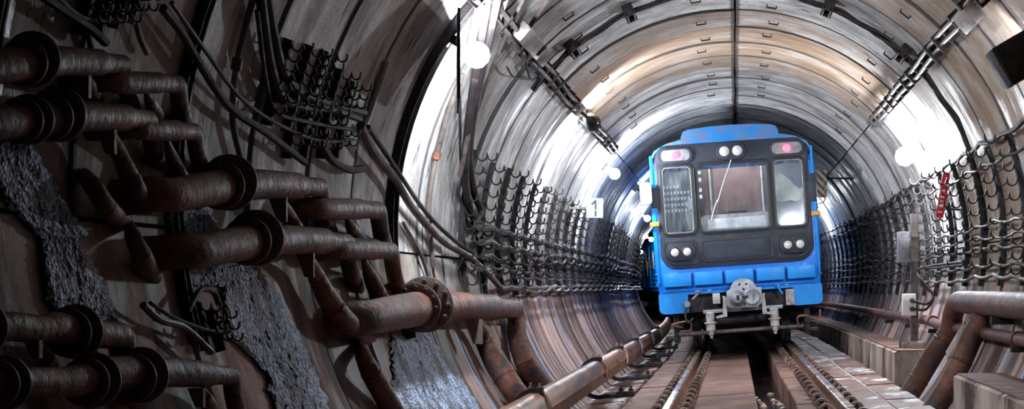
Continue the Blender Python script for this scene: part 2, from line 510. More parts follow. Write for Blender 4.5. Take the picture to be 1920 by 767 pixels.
def seg_mb(a0, a1, w=0.489, n=12, gap=0.13, thick=0.16):
    mb = MB()
    c = 0.018
    prof = [(-w, R + thick), (-w, R + c), (-w + c, R), (w - c, R), (w, R + c), (w, R + thick)]
    A = [a0 + gap + (a1 - a0 - 2 * gap) * k / n for k in range(n + 1)]
    for a in A:
        for y, r in prof:
            mb.v.append(Vector((r * math.cos(rad(a)), y, r * math.sin(rad(a)))))
    m = len(prof)
    for i in range(n):
        for k in range(m - 1):
            mb.f.append((i * m + k, i * m + k + 1, (i + 1) * m + k + 1, (i + 1) * m + k))
    mb.f.append(tuple(range(m)))
    mb.f.append(tuple(n * m + k for k in range(m)))
    return mb
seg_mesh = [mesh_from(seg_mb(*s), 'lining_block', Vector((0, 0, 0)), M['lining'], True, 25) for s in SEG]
RING0 = 15.52
def ring_y(k):
    return RING0 + 0.5 + k
rest = {0: MB(), 1: MB(), 2: MB(), 3: MB(), 4: MB(), 5: MB()}
for k in range(-25, 84):
    y = ring_y(k)
    for i, sg in enumerate(SEG):
        am = rad((sg[0] + sg[1]) / 2)
        pr = random.uniform(-0.004, 0.016)
        if random.random() < 0.15:
            pr += 0.012
        if 3.0 < y < 62:
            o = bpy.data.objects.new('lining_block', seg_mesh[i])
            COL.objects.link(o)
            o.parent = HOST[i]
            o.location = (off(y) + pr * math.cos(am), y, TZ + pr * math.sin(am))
            o.rotation_euler = (0, 0, head(y))
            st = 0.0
            if i in (2, 3) and 15.6 < y < 19.5:  # brown band paints the shade between the lamps onto the crown blocks
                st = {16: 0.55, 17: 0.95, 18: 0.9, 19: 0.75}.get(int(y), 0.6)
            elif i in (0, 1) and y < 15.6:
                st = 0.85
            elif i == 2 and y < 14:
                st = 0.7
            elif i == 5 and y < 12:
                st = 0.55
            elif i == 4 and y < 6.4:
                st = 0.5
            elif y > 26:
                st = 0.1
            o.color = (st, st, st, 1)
            FR[o] = Vector(o.location)
            if i in (2, 3) and 13 < y < 23:     # lifting loops cast into the blocks
                for da in (7, 36):
                    a = sg[0] + da + random.uniform(-1.5, 1.5)
                    mb = MB()
                    dy = random.uniform(-0.2, 0.2)
                    aw = 2.3
                    p = [Vector(((R - q) * math.cos(rad(b)), dy, (R - q) * math.sin(rad(b)))) for b, q in ((a, -0.01), (a, 0.03), (a + aw, 0.03), (a + aw, -0.01))]
                    mb.tube(p, 0.009, 6)
                    L = bpy.data.objects.new('lifting_loop', mesh_from(mb, 'lifting_loop', Vector((0, 0, 0)), M['black']))
                    COL.objects.link(L)
                    L.parent = o
        else:
            T = Matrix.Translation((off(y), y, TZ)) @ Matrix.Rotation(head(y), 4, 'Z')
            q = seg_mb(*sg, n=8)
            rest[i].add([T @ p for p in q.v], q.f)
for i, mb in rest.items():
    o = obj('lining_blocks', mb, M['lining'], HOST[i], origin='zero')
    o['kind'] = 'stuff'

# ------------------------------------------------------------------ track bed
def bar(x0, x1, z0, z1, ya, yb, ch=0.012, step=1.0):
    """a bar of the track bed with chamfered top edges, in the canted track frame"""
    prof = [(x0, z0), (x1, z0), (x1, z1 - ch), (x1 - ch, z1), (x0 + ch, z1), (x0, z1 - ch)]
    n = max(1, int(round((yb - ya) / step)))
    mb = MB()
    m = len(prof)
    for i in range(n + 1):
        y = ya + (yb - ya) * i / n
        for x, z in prof:
            mb.v.append(TF(x, y, z))
    for i in range(n):
        for k in range(m):
            k2 = (k + 1) % m
            mb.f.append((i * m + k, i * m + k2, (i + 1) * m + k2, (i + 1) * m + k))
    mb.f.append(tuple(range(m)))
    mb.f.append(tuple(n * m + k for k in range(m)))
    return mb
mbf = bar(-1.95, 1.98, -1.1, -0.52, Y0, 95, step=2.0)
floor = structure(obj('floor', mbf, M['bed'], origin='zero'), 'rust brown concrete track bed between the tunnel walls', 'floor')
o = obj('trench_water', bar(0.055, 0.425, -0.53, -0.47, Y0, 60, step=2.0), M['water'], floor)
o['label'] = 'dark wet water standing in the drain trench'
def slabs(x0, x1, z0, z1, ya, yb, L, mat, name='slab', jit=0.006, gap=0.012, jx=0.0):
    y = ya
    while y < yb:
        l = L * random.uniform(0.85, 1.15)
        dz = random.uniform(-jit, jit)
        obj(name, bar(x0 + random.uniform(-jx, jx), x1 + random.uniform(-jx, jx), z0, z1 + dz, y, y + l - gap, step=3.0), mat, floor)
        y += l
slabs(-0.585, 0.055, -0.53, -0.155, 4, 45, 2.9, M['bed'])                     # walkway slab between the rails
slabs(0.425, 0.60, -0.53, -0.155, 4, 45, 1.9, M['bed'], jx=0.008)             # edge strip by the trench
slabs(0.60, 1.02, -0.53, -0.195, 4, 45, 2.4, M['bed'])                        # under the right rail
slabs(-1.02, -0.585, -0.53, -0.195, 4, 45, 2.4, M['bed'])                     # under the left rail
slabs(1.02, 1.255, -0.53, -0.165, 4, 45, 1.25, M['bed_white'], 'sleeper_end', 0.008, 0.014)
slabs(1.30, 1.62, -0.53, -0.175, 4, 45, 0.95, M['bed_white'], 'sleeper_end', 0.012, 0.016)
slabs(-1.36, -1.02, -0.53, -0.165, 4, 45, 0.95, M['bed'], 'sleeper_end', 0.008, 0.014)
slabs(-1.85, -1.42, -0.53, -0.19, 4, 45, 0.8, M['bed_white'], 'slab', 0.02, 0.02)
for k in range(34):                              # rubble lying in the trench
    y = random.uniform(10.5, 20)
    s = random.uniform(0.02, 0.05)
    mb = MB()
    bm = bmesh.new()
    bmesh.ops.create_icosphere(bm, subdivisions=1, radius=s)
    for p in bm.verts:
        p.co *= random.uniform(0.7, 1.25)
        p.co.z *= 0.6
    bm.verts.index_update()
    c = TF(random.choice((random.uniform(0.09, 0.2), random.uniform(0.28, 0.4))), y, -0.46)
    mb.add([p.co + c for p in bm.verts], [tuple(p.index for p in q.verts) for q in bm.faces])
    bm.free()
    tag(obj('rubble_stone', mb, M['rubble'], smooth=False), 'small pale broken stone lying in the wet drain trench', 'stone', 'stones in the drain trench')
# thin cable in the slot right of the track
mb = MB()
mb.tube([TF(1.277 + 0.006 * math.sin(y * 0.9), y, -0.185) for y in [11.9 + 0.4 * k for k in range(60)]], 0.012, 8)
tag(obj('trackside_cable', mb, M['palemetal']), 'thin pale cable lying in the slot right of the right rail', 'cable')

# ------------------------------------------------------------------ running rails
rail_prof = [(-0.075, -0.18), (0.075, -0.18), (0.075, -0.168), (0.012, -0.145), (0.009, -0.055), (0.034, -0.038), (0.036, -0.008), (0.026, 0.0), (-0.026, 0.0), (-0.036, -0.008), (-0.034, -0.038), (-0.009, -0.055), (-0.012, -0.145), (-0.075, -0.168)]
def railbar(prof, x0, ya, yb, step=1.0):
    pts, n, m = MB(), int((yb - ya) / step), len(prof)
    for i in range(n + 1):
        y = ya + step * i
        for x, z in prof:
            pts.v.append(TF(x0 + x, y, z))
    for i in range(n):
        for k in range(m):
            k2 = (k + 1) % m
            pts.f.append((i * m + k, i * m + k2, (i + 1) * m + k2, (i + 1) * m + k))
    pts.f.append(tuple(range(m)))
    pts.f.append(tuple(n * m + k for k in range(m)))
    return pts
base_plate = plan = None
def fastener_parts():
    p = MB().cbox((0, 0, -0.186), (0.36, 0.17, 0.022), 0.005)
    c = MB()                                    # spring clip curling over the rail foot
    pts = [Vector((0.085, 0, -0.16))]
    for k in range(13):
        a = rad(200 - 26 * k)
        pts.append(Vector((0.135 + 0.05 * math.cos(a), 0, -0.105 + 0.05 * math.sin(a))))
    c.sweep([(-0.042, -0.007), (0.042, -0.007), (0.042, 0.007), (-0.042, 0.007)], pts,
            [(Vector((0, 1, 0)), (pts[min(i + 1, len(pts) - 1)] - pts[max(0, i - 1)]).normalized().cross(Vector((0, 1, 0)))) for i in range(len(pts))])
    b = MB().lathe([(0.034, 0), (0.034, 0.026), (0.017, 0.028), (0.017, 0.10)], (0.135, 0, -0.175), n=8)
    return p, c, b
fp, fc, fb = fastener_parts()
me_p, me_c, me_b = (mesh_from(q, nm, Vector((0, 0, 0)), M['fast']) for q, nm in ((fp, 'base_plate'), (fc, 'spring_clip'), (fb, 'bolt')))
for sx, lab in ((-0.765, 'left running rail, worn bright head and rusty web'), (0.765, 'right running rail, worn bright head and rusty web')):
    t = thing('running_rail', TF(sx, 11, -0.18), lab, 'rail')
    obj('rail_bar', railbar(rail_prof[:6] + rail_prof[11:], sx, 4, 90, 2.0), M['railside'], t, smooth=False)
    obj('rail_head', railbar([(-0.0085, -0.056), (0.0085, -0.056)] + rail_prof[5:11], sx, 4, 90, 2.0), M['railhead'], t)
    y = 10.6
    while y < 30:
        o = bpy.data.objects.new('base_plate', me_p)
        COL.objects.link(o)
        o.parent = t
        at = TF(sx, y, 0)
        o.location = at - FR[t]
        o.rotation_euler = (0, -CANT, head(y))
        for sgn in (1, -1):
            for me, nm in ((me_c, 'spring_clip'), (me_b, 'bolt')):
                c = bpy.data.objects.new(nm, me)
                COL.objects.link(c)
                c.parent = o
                if sgn < 0:
                    c.rotation_euler = (0, 0, PI)
        y += 0.62

# ------------------------------------------------------------------ third rail on the left
def p3(y, x=0.0, z=0.0):
    return Vector((-1.55 + off(y) * 1.0 + x, y, 0.07 + z))
tr = thing('third_rail', (-1.55, 16, -0.2), 'covered third rail with rusty rounded hood along the left of the track', 'third rail')
hood = [(-0.085, -0.13), (-0.098, 0.02), (-0.08, 0.085), (-0.035, 0.118), (0.035, 0.118), (0.08, 0.085), (0.098, 0.02), (0.112, -0.01), (0.095, -0.025), (0.092, -0.13), (0.07, -0.13), (0.07, 0.0), (-0.06, 0.06), (-0.065, -0.13)]
ya = 9.0
for L in (5.6, 4.1, 3.3, 6.0, 6.0, 6.0):
    n = int(L / 0.5)
    pts = [p3(ya + 0.01 + (L - 0.02) * i / n) for i in range(n + 1)]
    obj('hood_section', MB().sweep(hood, pts, [(Vector((1, 0, 0)), Vector((0, 0, 1)))] * len(pts)), M['cover'], tr, sharp=50)
    ya += L
pts = [p3(9 + k) for k in range(32)]
obj('contact_rail', MB().sweep([(-0.04, -0.1), (0.045, -0.1), (0.045, -0.02), (0.012, 0.0), (0.03, 0.035), (-0.03, 0.035), (-0.012, 0.0), (-0.04, -0.02)], pts, [(Vector((1, 0, 0)), Vector((0, 0, 1)))] * len(pts)), M['railside'], tr)
for y in (11.1, 16.0, 19.1, 22.2, 25.4, 28.6):
    cpt = p3(y, 0.03, -0.075)
    rad_ = 0.215
    arc = [cpt + Vector((rad_ * math.cos(rad(a)), 0, rad_ * math.sin(rad(a)))) for a in range(80, 291, 14)]
    arc += [cpt + Vector((0.2, 0, -0.2)), cpt + Vector((0.36, 0, -0.185))]
    fr = []
    for i in range(len(arc)):
        tt = (arc[min(i + 1, len(arc) - 1)] - arc[max(0, i - 1)]).normalized()
        fr.append((Vector((0, 1, 0)), tt.cross(Vector((0, 1, 0)))))
    h = obj('hoop_bracket', MB().sweep([(-0.035, -0.022), (0.035, -0.022), (0.035, 0.022), (-0.035, 0.022)], arc, fr), M['black'], tr)
    mb = MB().cbox(cpt + Vector((0.30, 0, -0.175)), (0.2, 0.14, 0.06), 0.01)
    mb.lathe([(0.03, 0), (0.03, 0.03), (0.014, 0.03), (0.014, 0.06)], cpt + Vector((0.25, 0, -0.145)), n=6)
    mb.lathe([(0.03, 0), (0.03, 0.03), (0.014, 0.03), (0.014, 0.06)], cpt + Vector((0.36, 0, -0.145)), n=6)
    obj('foot', mb, M['black'], h)
    cl = [p3(y, x * 1.1, z * 1.1) for x, z in [(-0.1, -0.05), (-0.098, 0.02), (-0.08, 0.085), (-0.035, 0.118), (0.035, 0.118), (0.08, 0.085), (0.1, 0.02), (0.1, -0.06)]]
    mb = MB().tube(cl, 0.02, 8)
    for dx in (-0.03, 0.04):
        mb.lathe([(0.022, 0), (0.022, 0.05), (0.012, 0.05), (0.012, 0.075)], p3(y, dx, 0.12), n=6)
    obj('clamp', mb, M['fast'] if y < 20 else M['galv'], h)

# ------------------------------------------------------------------ concrete bench on the right wall
bench = thing('cable_bench', (2.05, 17, 0.0), 'stained low concrete bench along the right wall beyond the pipes', 'bench')
def bench_block(y0, y1, mat, top, par, round_near=False):
    prof = [(1.86, -0.30), (2.42, -0.30), (2.42, 0.27), (1.90, 0.27), (1.86, 0.245)]
    mb = MB()
    n = max(1, int((y1 - y0) / 0.7))
    ys = [y0 + (y1 - y0) * i / n for i in range(n + 1)]
    for i, y in enumerate(ys):
        for x, z in prof:
            mb.v.append(Vector((x + off(y), y, z)))
    m = len(prof)
    for i in range(n):
        for k in range(m):
            k2 = (k + 1) % m
            mb.f.append((i * m + k, i * m + k2, (i + 1) * m + k2, (i + 1) * m + k))
    mb.f.append(tuple(range(m)))
    mb.f.append(tuple(n * m + k for k in range(m)))
    b = obj('bench_block', mb, mat, par, smooth=False)
    mb2 = MB()
    for i, y in enumerate(ys):
        for x, z in ((1.885, 0.266), (2.41, 0.266), (2.41, 0.276), (1.885, 0.276)):
            mb2.v.append(Vector((x + off(y), y, z)))
    for i in range(n):
        for k in range(4):
            k2 = (k + 1) % 4
            mb2.f.append((i * 4 + k, i * 4 + k2, (i + 1) * 4 + k2, (i + 1) * 4 + k))
    mb2.f += [(0, 1, 2, 3), tuple(n * 4 + k for k in range(4))]
    obj('dust_layer', mb2, top, b, smooth=False)
    return b
y = 16.7
while y < 50:
    L = random.uniform(1.5, 2.3)
    bench_block(y, y + L - 0.015, M['bench'], M['bench_top'], bench)
    y += L
bench2 = thing('cable_bench', (2.05, 9, 0.0), 'concrete bench block nearest the camera, below the bent pipes', 'bench')
bench_block(7.0, 9.9, M['bench'], M['bench_top'], bench2)
bench_block(9.915, 12.2, M['bench'], M['bench_top'], bench2)

# ------------------------------------------------------------------ pipes on the right wall
def flange_at(mb, p, ax, ro, t=0.035, n=28):
    mb.lathe([(ro * 0.5, -t * 0.5), (ro * 0.95, -t * 0.5), (ro, -t * 0.35), (ro, t * 0.35), (ro * 0.95, t * 0.5), (ro * 0.5, t * 0.5)], p, ax, n)
def seamring(p, ax, r):
    return MB().lathe([(r, -0.012), (r * 1.05, -0.006), (r * 1.05, 0.006), (r, 0.012)], p, ax, 18)
pr = thing('bent_pipe', (2.2, 13.5, -0.2), 'large rusty pipe on the right wall with two legs bending under the track', 'pipe')
def arc_leg(y, a0, a1, r, n=14):
    return [ring(y, a0 + (a1 - a0) * k / n, r) for k in range(n + 1)]
zc = -0.16
main = [Vector((2.26, y, 0.86)) for y in (8.0, 9.5, 11, 12.5, 14.2)]
elb = [Vector((2.26, 14.55, 0.85)), Vector((2.255, 14.82, 0.76)), Vector((2.235, 14.93, 0.60))]
obj('main_pipe', MB().tube(main[:-1] + [Vector((2.26, 14.25, 0.86))], 0.112, 22), M['rustlt'], pr)
leg1 = smoothpts([Vector((2.26, 14.2, 0.86)), Vector((2.26, 14.55, 0.85)), Vector((2.255, 14.82, 0.74)), Vector((2.23, 14.95, 0.55)), ring(14.97, -30, 2.36), ring(14.95, -38, 2.38), ring(14.9, -46, 2.42)], 5)
l1 = obj('leg', MB().tube(leg1, 0.108, 20), M['rust'], pr)
for k in (17, 24):
    obj('weld_seam', seamring(leg1[k], leg1[k + 1] - leg1[k - 1], 0.108), M['rust'], l1)
leg2 = smoothpts([Vector((2.26, 13.2, 0.80)), Vector((2.25, 13.2, 0.66)), ring(13.2, -22, 2.36), ring(13.2, -30, 2.37), ring(13.15, -38, 2.39), ring(13.1, -46, 2.42)], 5)
l2 = obj('leg', MB().tube(leg2, [0.07] * 2 + [0.1] * 3 + [0.104] * (len(leg2) - 5), 20), M['rust'], pr)
for k in (6, 14):
    obj('weld_seam', seamring(leg2[k], leg2[k + 1] - leg2[k - 1], 0.104), M['rust'], l2)
for y in (10.6, 12.4):
    obj('support_bracket', MB().cbox((2.38, y, 0.72), (0.34, 0.10, 0.07), 0.008), M['black'], pr)
t = thing('wall_pipe', (2.3, 16, 0.5), 'thinner brown pipe running along the right wall behind the bent pipe legs', 'pipe')
obj('pipe_run', MB().tube([Vector((2.29 + off(y), y, 0.585 + (0.03 if y > 16 else 0))) for y in [8 + 1.0 * k for k in range(40)]], 0.056, 14), M['rustlt'], t)
for y in (11.6, 13.9, 16.6, 18.9, 21.4):
    obj('pipe_collar', MB().lathe([(0.05, -0.03), (0.068, -0.03), (0.068, 0.03), (0.05, 0.03)], (2.29, y, 0.585 + (0.03 if y > 16 else 0)), (0, 1, 0), 16), M['rust'], t)
    obj('support_bracket', MB().cbox((2.38, y + 0.1, 0.50), (0.26, 0.06, 0.05), 0.006), M['black'], t)
# leaning board behind the legs
mb = MB().cbox(ring(14.1, -24, 2.38), (0.02, 0.12, 0.42), 0.004, rot('X', 38) @ rot('Y', 20))
tag(obj('loose_board', mb, M['bench']), 'short pale board leaning on the right wall behind the pipe leg', 'board')

# ------------------------------------------------------------------ post with boxes on the right
ps = thing('cable_post', (2.10, 17.35, 0.27), 'upright steel post with two junction boxes standing on the right bench', 'post')
px_, py_ = 2.155, 17.3
obj('footing', MB().cbox((px_, py_, 0.315), (0.32, 0.32, 0.09), 0.02), M['bench'], ps)
mb = MB()
mb.box((px_ - 0.03, py_, 1.12), (0.012, 0.09, 1.55)).box((px_ + 0.01, py_ - 0.04, 1.12), (0.08, 0.012, 1.55)).box((px_ + 0.01, py_ + 0.04, 1.12), (0.08, 0.012, 1.55))
obj('upright', mb, M['conduit'], ps, smooth=False)
b = obj('junction_box', MB().cbox((px_ - 0.13, py_ - 0.02, 1.49), (0.14, 0.14, 0.37), 0.01), M['galv'], ps)
obj('strap', MB().box((px_ - 0.03, py_ - 0.05, 1.33), (0.16, 0.012, 0.035)).box((px_ - 0.03, py_ - 0.05, 1.63), (0.16, 0.012, 0.035)), M['conduit'], b, smooth=False)
b = obj('junction_box', MB().cbox((px_ - 0.07, py_ - 0.10, 0.80), (0.16, 0.12, 0.26), 0.012), M['white'], ps)
for dz in (0.05, -0.05):
    obj('cable_gland', MB().lathe([(0.03, 0), (0.03, 0.03), (0.02, 0.03), (0.02, 0.06)], (px_ - 0.04, py_ - 0.16, 0.80 + dz), (0, -1, 0), 10), M['rust'], b)
for k, dz in enumerate((0.05, -0.05)):
    pts = smoothpts([Vector((px_ - 0.04, py_ - 0.22, 0.80 + dz)), Vector((px_ + 0.12, py_ - 0.26, 0.78 + dz * 0.6)), Vector((px_ + 0.20, py_ - 0.24, 0.92)), Vector((px_ + 0.06, py_ - 0.2, 1.10 - 0.04 * k)), Vector((px_ + 0.05, py_ - 0.12, 1.22)), Vector((2.30, 16.3, 1.26 - 0.03 * k)), Vector((2.36, 14.8, 1.27 - 0.03 * k))], 6)
    obj('looped_cable', MB().tube(pts, 0.016, 8), M['cable'], ps)
obj('looped_cable', MB().tube(smoothpts([Vector((px_ - 0.03, py_ - 0.05, 1.3)), Vector((px_ - 0.12, py_ - 0.08, 1.12)), Vector((px_ - 0.12, py_ - 0.12, 0.98)), Vector((px_ - 0.08, py_ - 0.1, 0.9))], 6), 0.013, 8), M['cable'], ps)
# small round pull box on the right wall
t = tag(obj('round_box', MB().lathe([(0.05, 0), (0.05, 0.04), (0.042, 0.05)], wallz(1, 20.0, 0.98, 0.0), (-1, -0.6, 0.2), 16), M['galv']), 'small round grey box on the right wall above the thin pipe', 'box')

# ------------------------------------------------------------------ cable brackets with cradles
def cradle_mesh(side, k=1.0):
    pts = [Vector((0, 0, 0.035))]
    r = 0.043
    for c in (0.05, 0.142):
        for a in range(180, 361, 18):
            pts.append(Vector((c + r * math.cos(rad(a)), 0, r * math.sin(rad(a)))))
        pts.append(Vector((c + r + 0.003, 0, 0.03)))
    pts = [Vector((-side * p.x * k, 0, p.z * k)) for p in pts]
    fr = []
    for i in range(len(pts)):
        tt = (pts[min(i + 1, len(pts) - 1)] - pts[max(0, i - 1)]).normalized()
        fr.append((Vector((0, 1, 0)), tt.cross(Vector((0, 1, 0)))))
    h, w = 0.0065 * k, 0.018 * k
    return mesh_from(MB().sweep([(-w, -h), (w, -h), (w, h), (-w, h)], pts, fr), 'cradle', Vector((0, 0, 0)), M['black'])
CRADLE = {}
def bracket(side, y, ztop, zbot, label, group, k=1.0, pitch=0.13, skip=()):
    r = R - 0.03
    a0 = math.degrees(math.asin((ztop - TZ) / r))
    a1 = math.degrees(math.asin((zbot - TZ) / r))
    conv = (lambda a: a) if side > 0 else (lambda a: 180 - a)
    n = max(4, int(abs(a0 - a1) / 3))
    A = [a0 + (a1 - a0) * i / n for i in range(n + 1)]
    pts = [ring(y, conv(a), r) for a in A]
    fr = [(Vector((0, 1, 0)), Vector((math.cos(rad(conv(a))), 0, math.sin(rad(conv(a)))))) for a in A]
    t = thing('cable_bracket', pts[-1], label, 'bracket', group)
    w, h = 0.032 * k, 0.03
    obj('bracket_bar', MB().sweep([(-w, -h * 0.6), (w, -h * 0.6), (w, h), (-w, h)], pts, fr), M['black'], t)
    key = (side, k)
    if key not in CRADLE:
        CRADLE[key] = cradle_mesh(side, k)
    L = abs(rad(a0 - a1)) * r
    m = int((L - 0.06 * k) / pitch)
    for i in range(m):
        if i in skip:
            continue
        a = a0 + (a1 - a0) * (0.05 * k + pitch * i) / L
        c = bpy.data.objects.new('cradle', CRADLE[key])
        COL.objects.link(c)
        c.parent = t
        c.location = ring(y, conv(a), r - 0.018) - FR[t]
    return t
ORD = ('first', 'second', 'third', 'fourth', 'fifth', 'sixth', 'seventh', 'eighth', 'ninth')
LY = [13.25 + 1.0 * k for k in range(20)]
for i, y in enumerate(LY):
    bracket(-1, y + random.uniform(-0.03, 0.03), 2.27 + random.uniform(-0.03, 0.02), 0.92, ('black hooked cable bracket on the left wall, %s after the dropping black cables' % ORD[i]) if i < 9 else 'small far hooked cable bracket on the left wall near the number sign and beyond', 'hooked cable brackets along the left wall')
RY = [12.45 + 1.05 * k for k in range(18)]
for i, y in enumerate(RY):
    bracket(1, y, 2.36 + random.uniform(-0.05, 0.02), 1.02 if y < 17 else 0.9, ('black hooked cable bracket on the right wall, %s from the right edge' % ORD[i]) if i < 8 else 'small far hooked cable bracket on the right wall between post and train', 'hooked cable brackets along the right wall')
for side, y0 in ((-1, LY[-1] + 1), (1, RY[-1] + 1.05)):       # too far off to pick apart
    mb = MB()
    for k in range(22):
        y = y0 + k
        A = [14 - 28 * i / 5 for i in range(6)]
        conv = (lambda a: a) if side > 0 else (lambda a: 180 - a)
        pts = [ring(y, conv(a + 4), R - 0.03) for a in A]
        mb.sweep([(-0.026, -0.02), (0.026, -0.02), (0.026, 0.03), (-0.026, 0.03)], pts, [(Vector((0, 1, 0)), Vector((math.cos(rad(conv(a))), 0, math.sin(rad(conv(a)))))) for a in A])
        for i in range(8):
            c = ring(y, conv(17 - 3.2 * i), R - 0.05)
            mb.sweep([(-0.018, -0.006), (0.018, -0.006), (0.018, 0.006), (-0.018, 0.006)],
                     [c + Vector((-side * x, 0, z)) for x, z in ((0, 0.03), (0.02, -0.03), (0.07, -0.03), (0.095, 0.03), (0.115, -0.03), (0.16, -0.03), (0.185, 0.03))],
                     [(Vector((0, 1, 0)), Vector((0.3, 0, 1)).normalized())] * 7)
    o = obj('far_cable_brackets', mb, M['black'])
    tag(o, 'rows of tiny hooked cable brackets far along the %s tunnel wall' % ('left' if side < 0 else 'right'), 'brackets', kind='stuff')
# small, closely set brackets on the dark near end of the left wall
for i, (u, v, v2) in enumerate(((545, 75, 250), (583, 86, 262), (612, 96, 268), (639, 130, 262), (660, 152, 235))):
    p, q = W(u, v, 0.03), W(u, v2, 0.03)
    bracket(-1, p.y, p.z, q.z, 'small bracket in the close-set row on the dark left wall, %s from the left' % ORD[i], 'small brackets on the dark left wall', 0.62, 0.058)
for i, (u, v, v2) in enumerate(((172, -20, 75), (205, -20, 70), (235, -20, 62), (262, -20, 52))):
    p, q = W(u, v, 0.03), W(u, v2, 0.03)
    bracket(-1, p.y, p.z, q.z, 'tiny hooked bracket at the upper left corner, %s from the left' % ORD[i], 'tiny brackets near the upper left corner', 0.42, 0.045)
for i, (u, v, v2) in enumerate(((368, 566, 658), (398, 580, 660))):
    p, q = W(u, v, 0.03), W(u, v2, 0.03)
    bracket(-1, p.y, p.z, q.z, 'tiny hooked bracket low on the left wall, %s from the left' % ORD[i], 'tiny brackets low on the left wall', 0.5, 0.055)
for i, (u, v, v2) in enumerate(((548, 235, 300), (580, 240, 300), (610, 245, 300), (640, 240, 300))):
    p, q = W(u, v, 0.03), W(u, v2, 0.03)
    bracket(-1, p.y, p.z, q.z, 'tiny hooked bracket above the mid left pipes, %s from the left' % ORD[i], 'tiny brackets above the mid left pipes', 0.55, 0.06)

# ------------------------------------------------------------------ cables along the walls
def run(side, y0, y1, z, o=0.11, sag=0.03, jit=0.018, yb=13.25, pitch=1.0):
    pts, y = [], y0
    zz = {}
    while y <= y1:
        f = (y - yb) / pitch
        i = math.floor(f)
        for q in (i, i + 1):
            if q not in zz:
                zz[q] = random.uniform(-jit, jit)
        fr = f - i
        z_ = z + zz[i] * (1 - fr) + zz[i + 1] * fr - sag * math.sin(PI * fr)
        pts.append(wallz(side, y, z_, o))
        y += 0.25 if y < 30 else 0.5
    return pts
def cable(name, pts, r, mat, label, group=None, n=8):
    return tag(obj(name, MB().tube(pts, r, n), mat), label, 'cable', group)
A = smoothpts([W(u, v, 0.10) for u, v in ((935, -15), (908, 110), (886, 230), (880, 300), (889, 360), (906, 402))], 6)
cable('power_cable', A[:-1] + run(-1, 13.3, 60, 1.60, 0.12, 0.035), 0.036, M['cable'], 'thickest upper black cable dropping from the roof onto the left hooks')
A = smoothpts([W(u, v, 0.08) for u, v in ((916, -15), (893, 130), (878, 240), (872, 330), (884, 400), (908, 428))], 6)
cable('power_cable', A[:-1] + run(-1, 13.4, 60, 1.46, 0.12, 0.04), 0.036, M['cable'], 'second thick black cable just under the thickest on the left hooks')
A = smoothpts([W(u, v, 0.05) for u, v in ((862, 180), (866, 330), (885, 415), (915, 455))], 6)
cable('thin_cable', A[:-1] + run(-1, 13.6, 60, 1.31, 0.13, 0.04, 0.03), 0.013, M['cable'], 'thin cable on the left hooks under the two thick ones')
cable('thin_cable', run(-1, 13.2, 60, 1.22, 0.10, 0.05, 0.03), 0.014, M['cablelt'], 'thin pale cable midway down the left hooks')
A = smoothpts([W(u, v, 0.09) for u, v in ((676, 235), (700, 285), (740, 335), (775, 392), (830, 452), (880, 482), (925, 524))], 6)
cable('power_cable', A + run(-1, 14.7, 60, 1.03, 0.11, 0.025), 0.03, M['cablelt'], 'grey brown cable snaking down the left wall to the lowest hooks')
A = smoothpts([W(u, v, 0.07) for u, v in ((690, 238), (735, 305), (800, 400), (858, 455), (905, 482), (960, 497))], 6)
cable('thin_cable', A + run(-1, 15.6, 60, 1.13, 0.10, 0.03), 0.018, M['cable'], 'slim cable snaking down the left wall above the grey brown one')
cable('thin_cable', run(-1, 17, 60, 1.38, 0.16, 0.05, 0.03), 0.02, M['cable'], 'slack dark cable on the outer left hooks far along the wall')
cable('thin_cable', run(-1, 16, 60, 0.98, 0.16, 0.03, 0.02), 0.02, M['cablelt'], 'pale cable on the lowest outer left hooks')
RC = ((2.34, 0.022, 'cable', 'top right cable looping over the bracket tips'), (2.16, 0.014, 'cable', 'thin dark cable second from the top on the right wall'),
      (1.62, 0.014, 'cablelt', 'pale thin cable at mid height on the right hooks'), (1.50, 0.012, 'cablelt', 'pale thin cable just under mid height on the right hooks'),
      (1.39, 0.016, 'cable', 'dark sagging cable under the pale pair on the right wall'), (1.22, 0.018, 'cable', 'dark cable low on the right hooks'), (1.11, 0.018, 'cablelt', 'lowest pale cable on the right hooks'))
for z, r, m, lab in RC:
    cable('wall_cable', run(1, 8.5, 45, z, 0.10 if z < 2.2 else 0.07, 0.03, 0.025, 12.45, 1.05), r, M[m], lab)
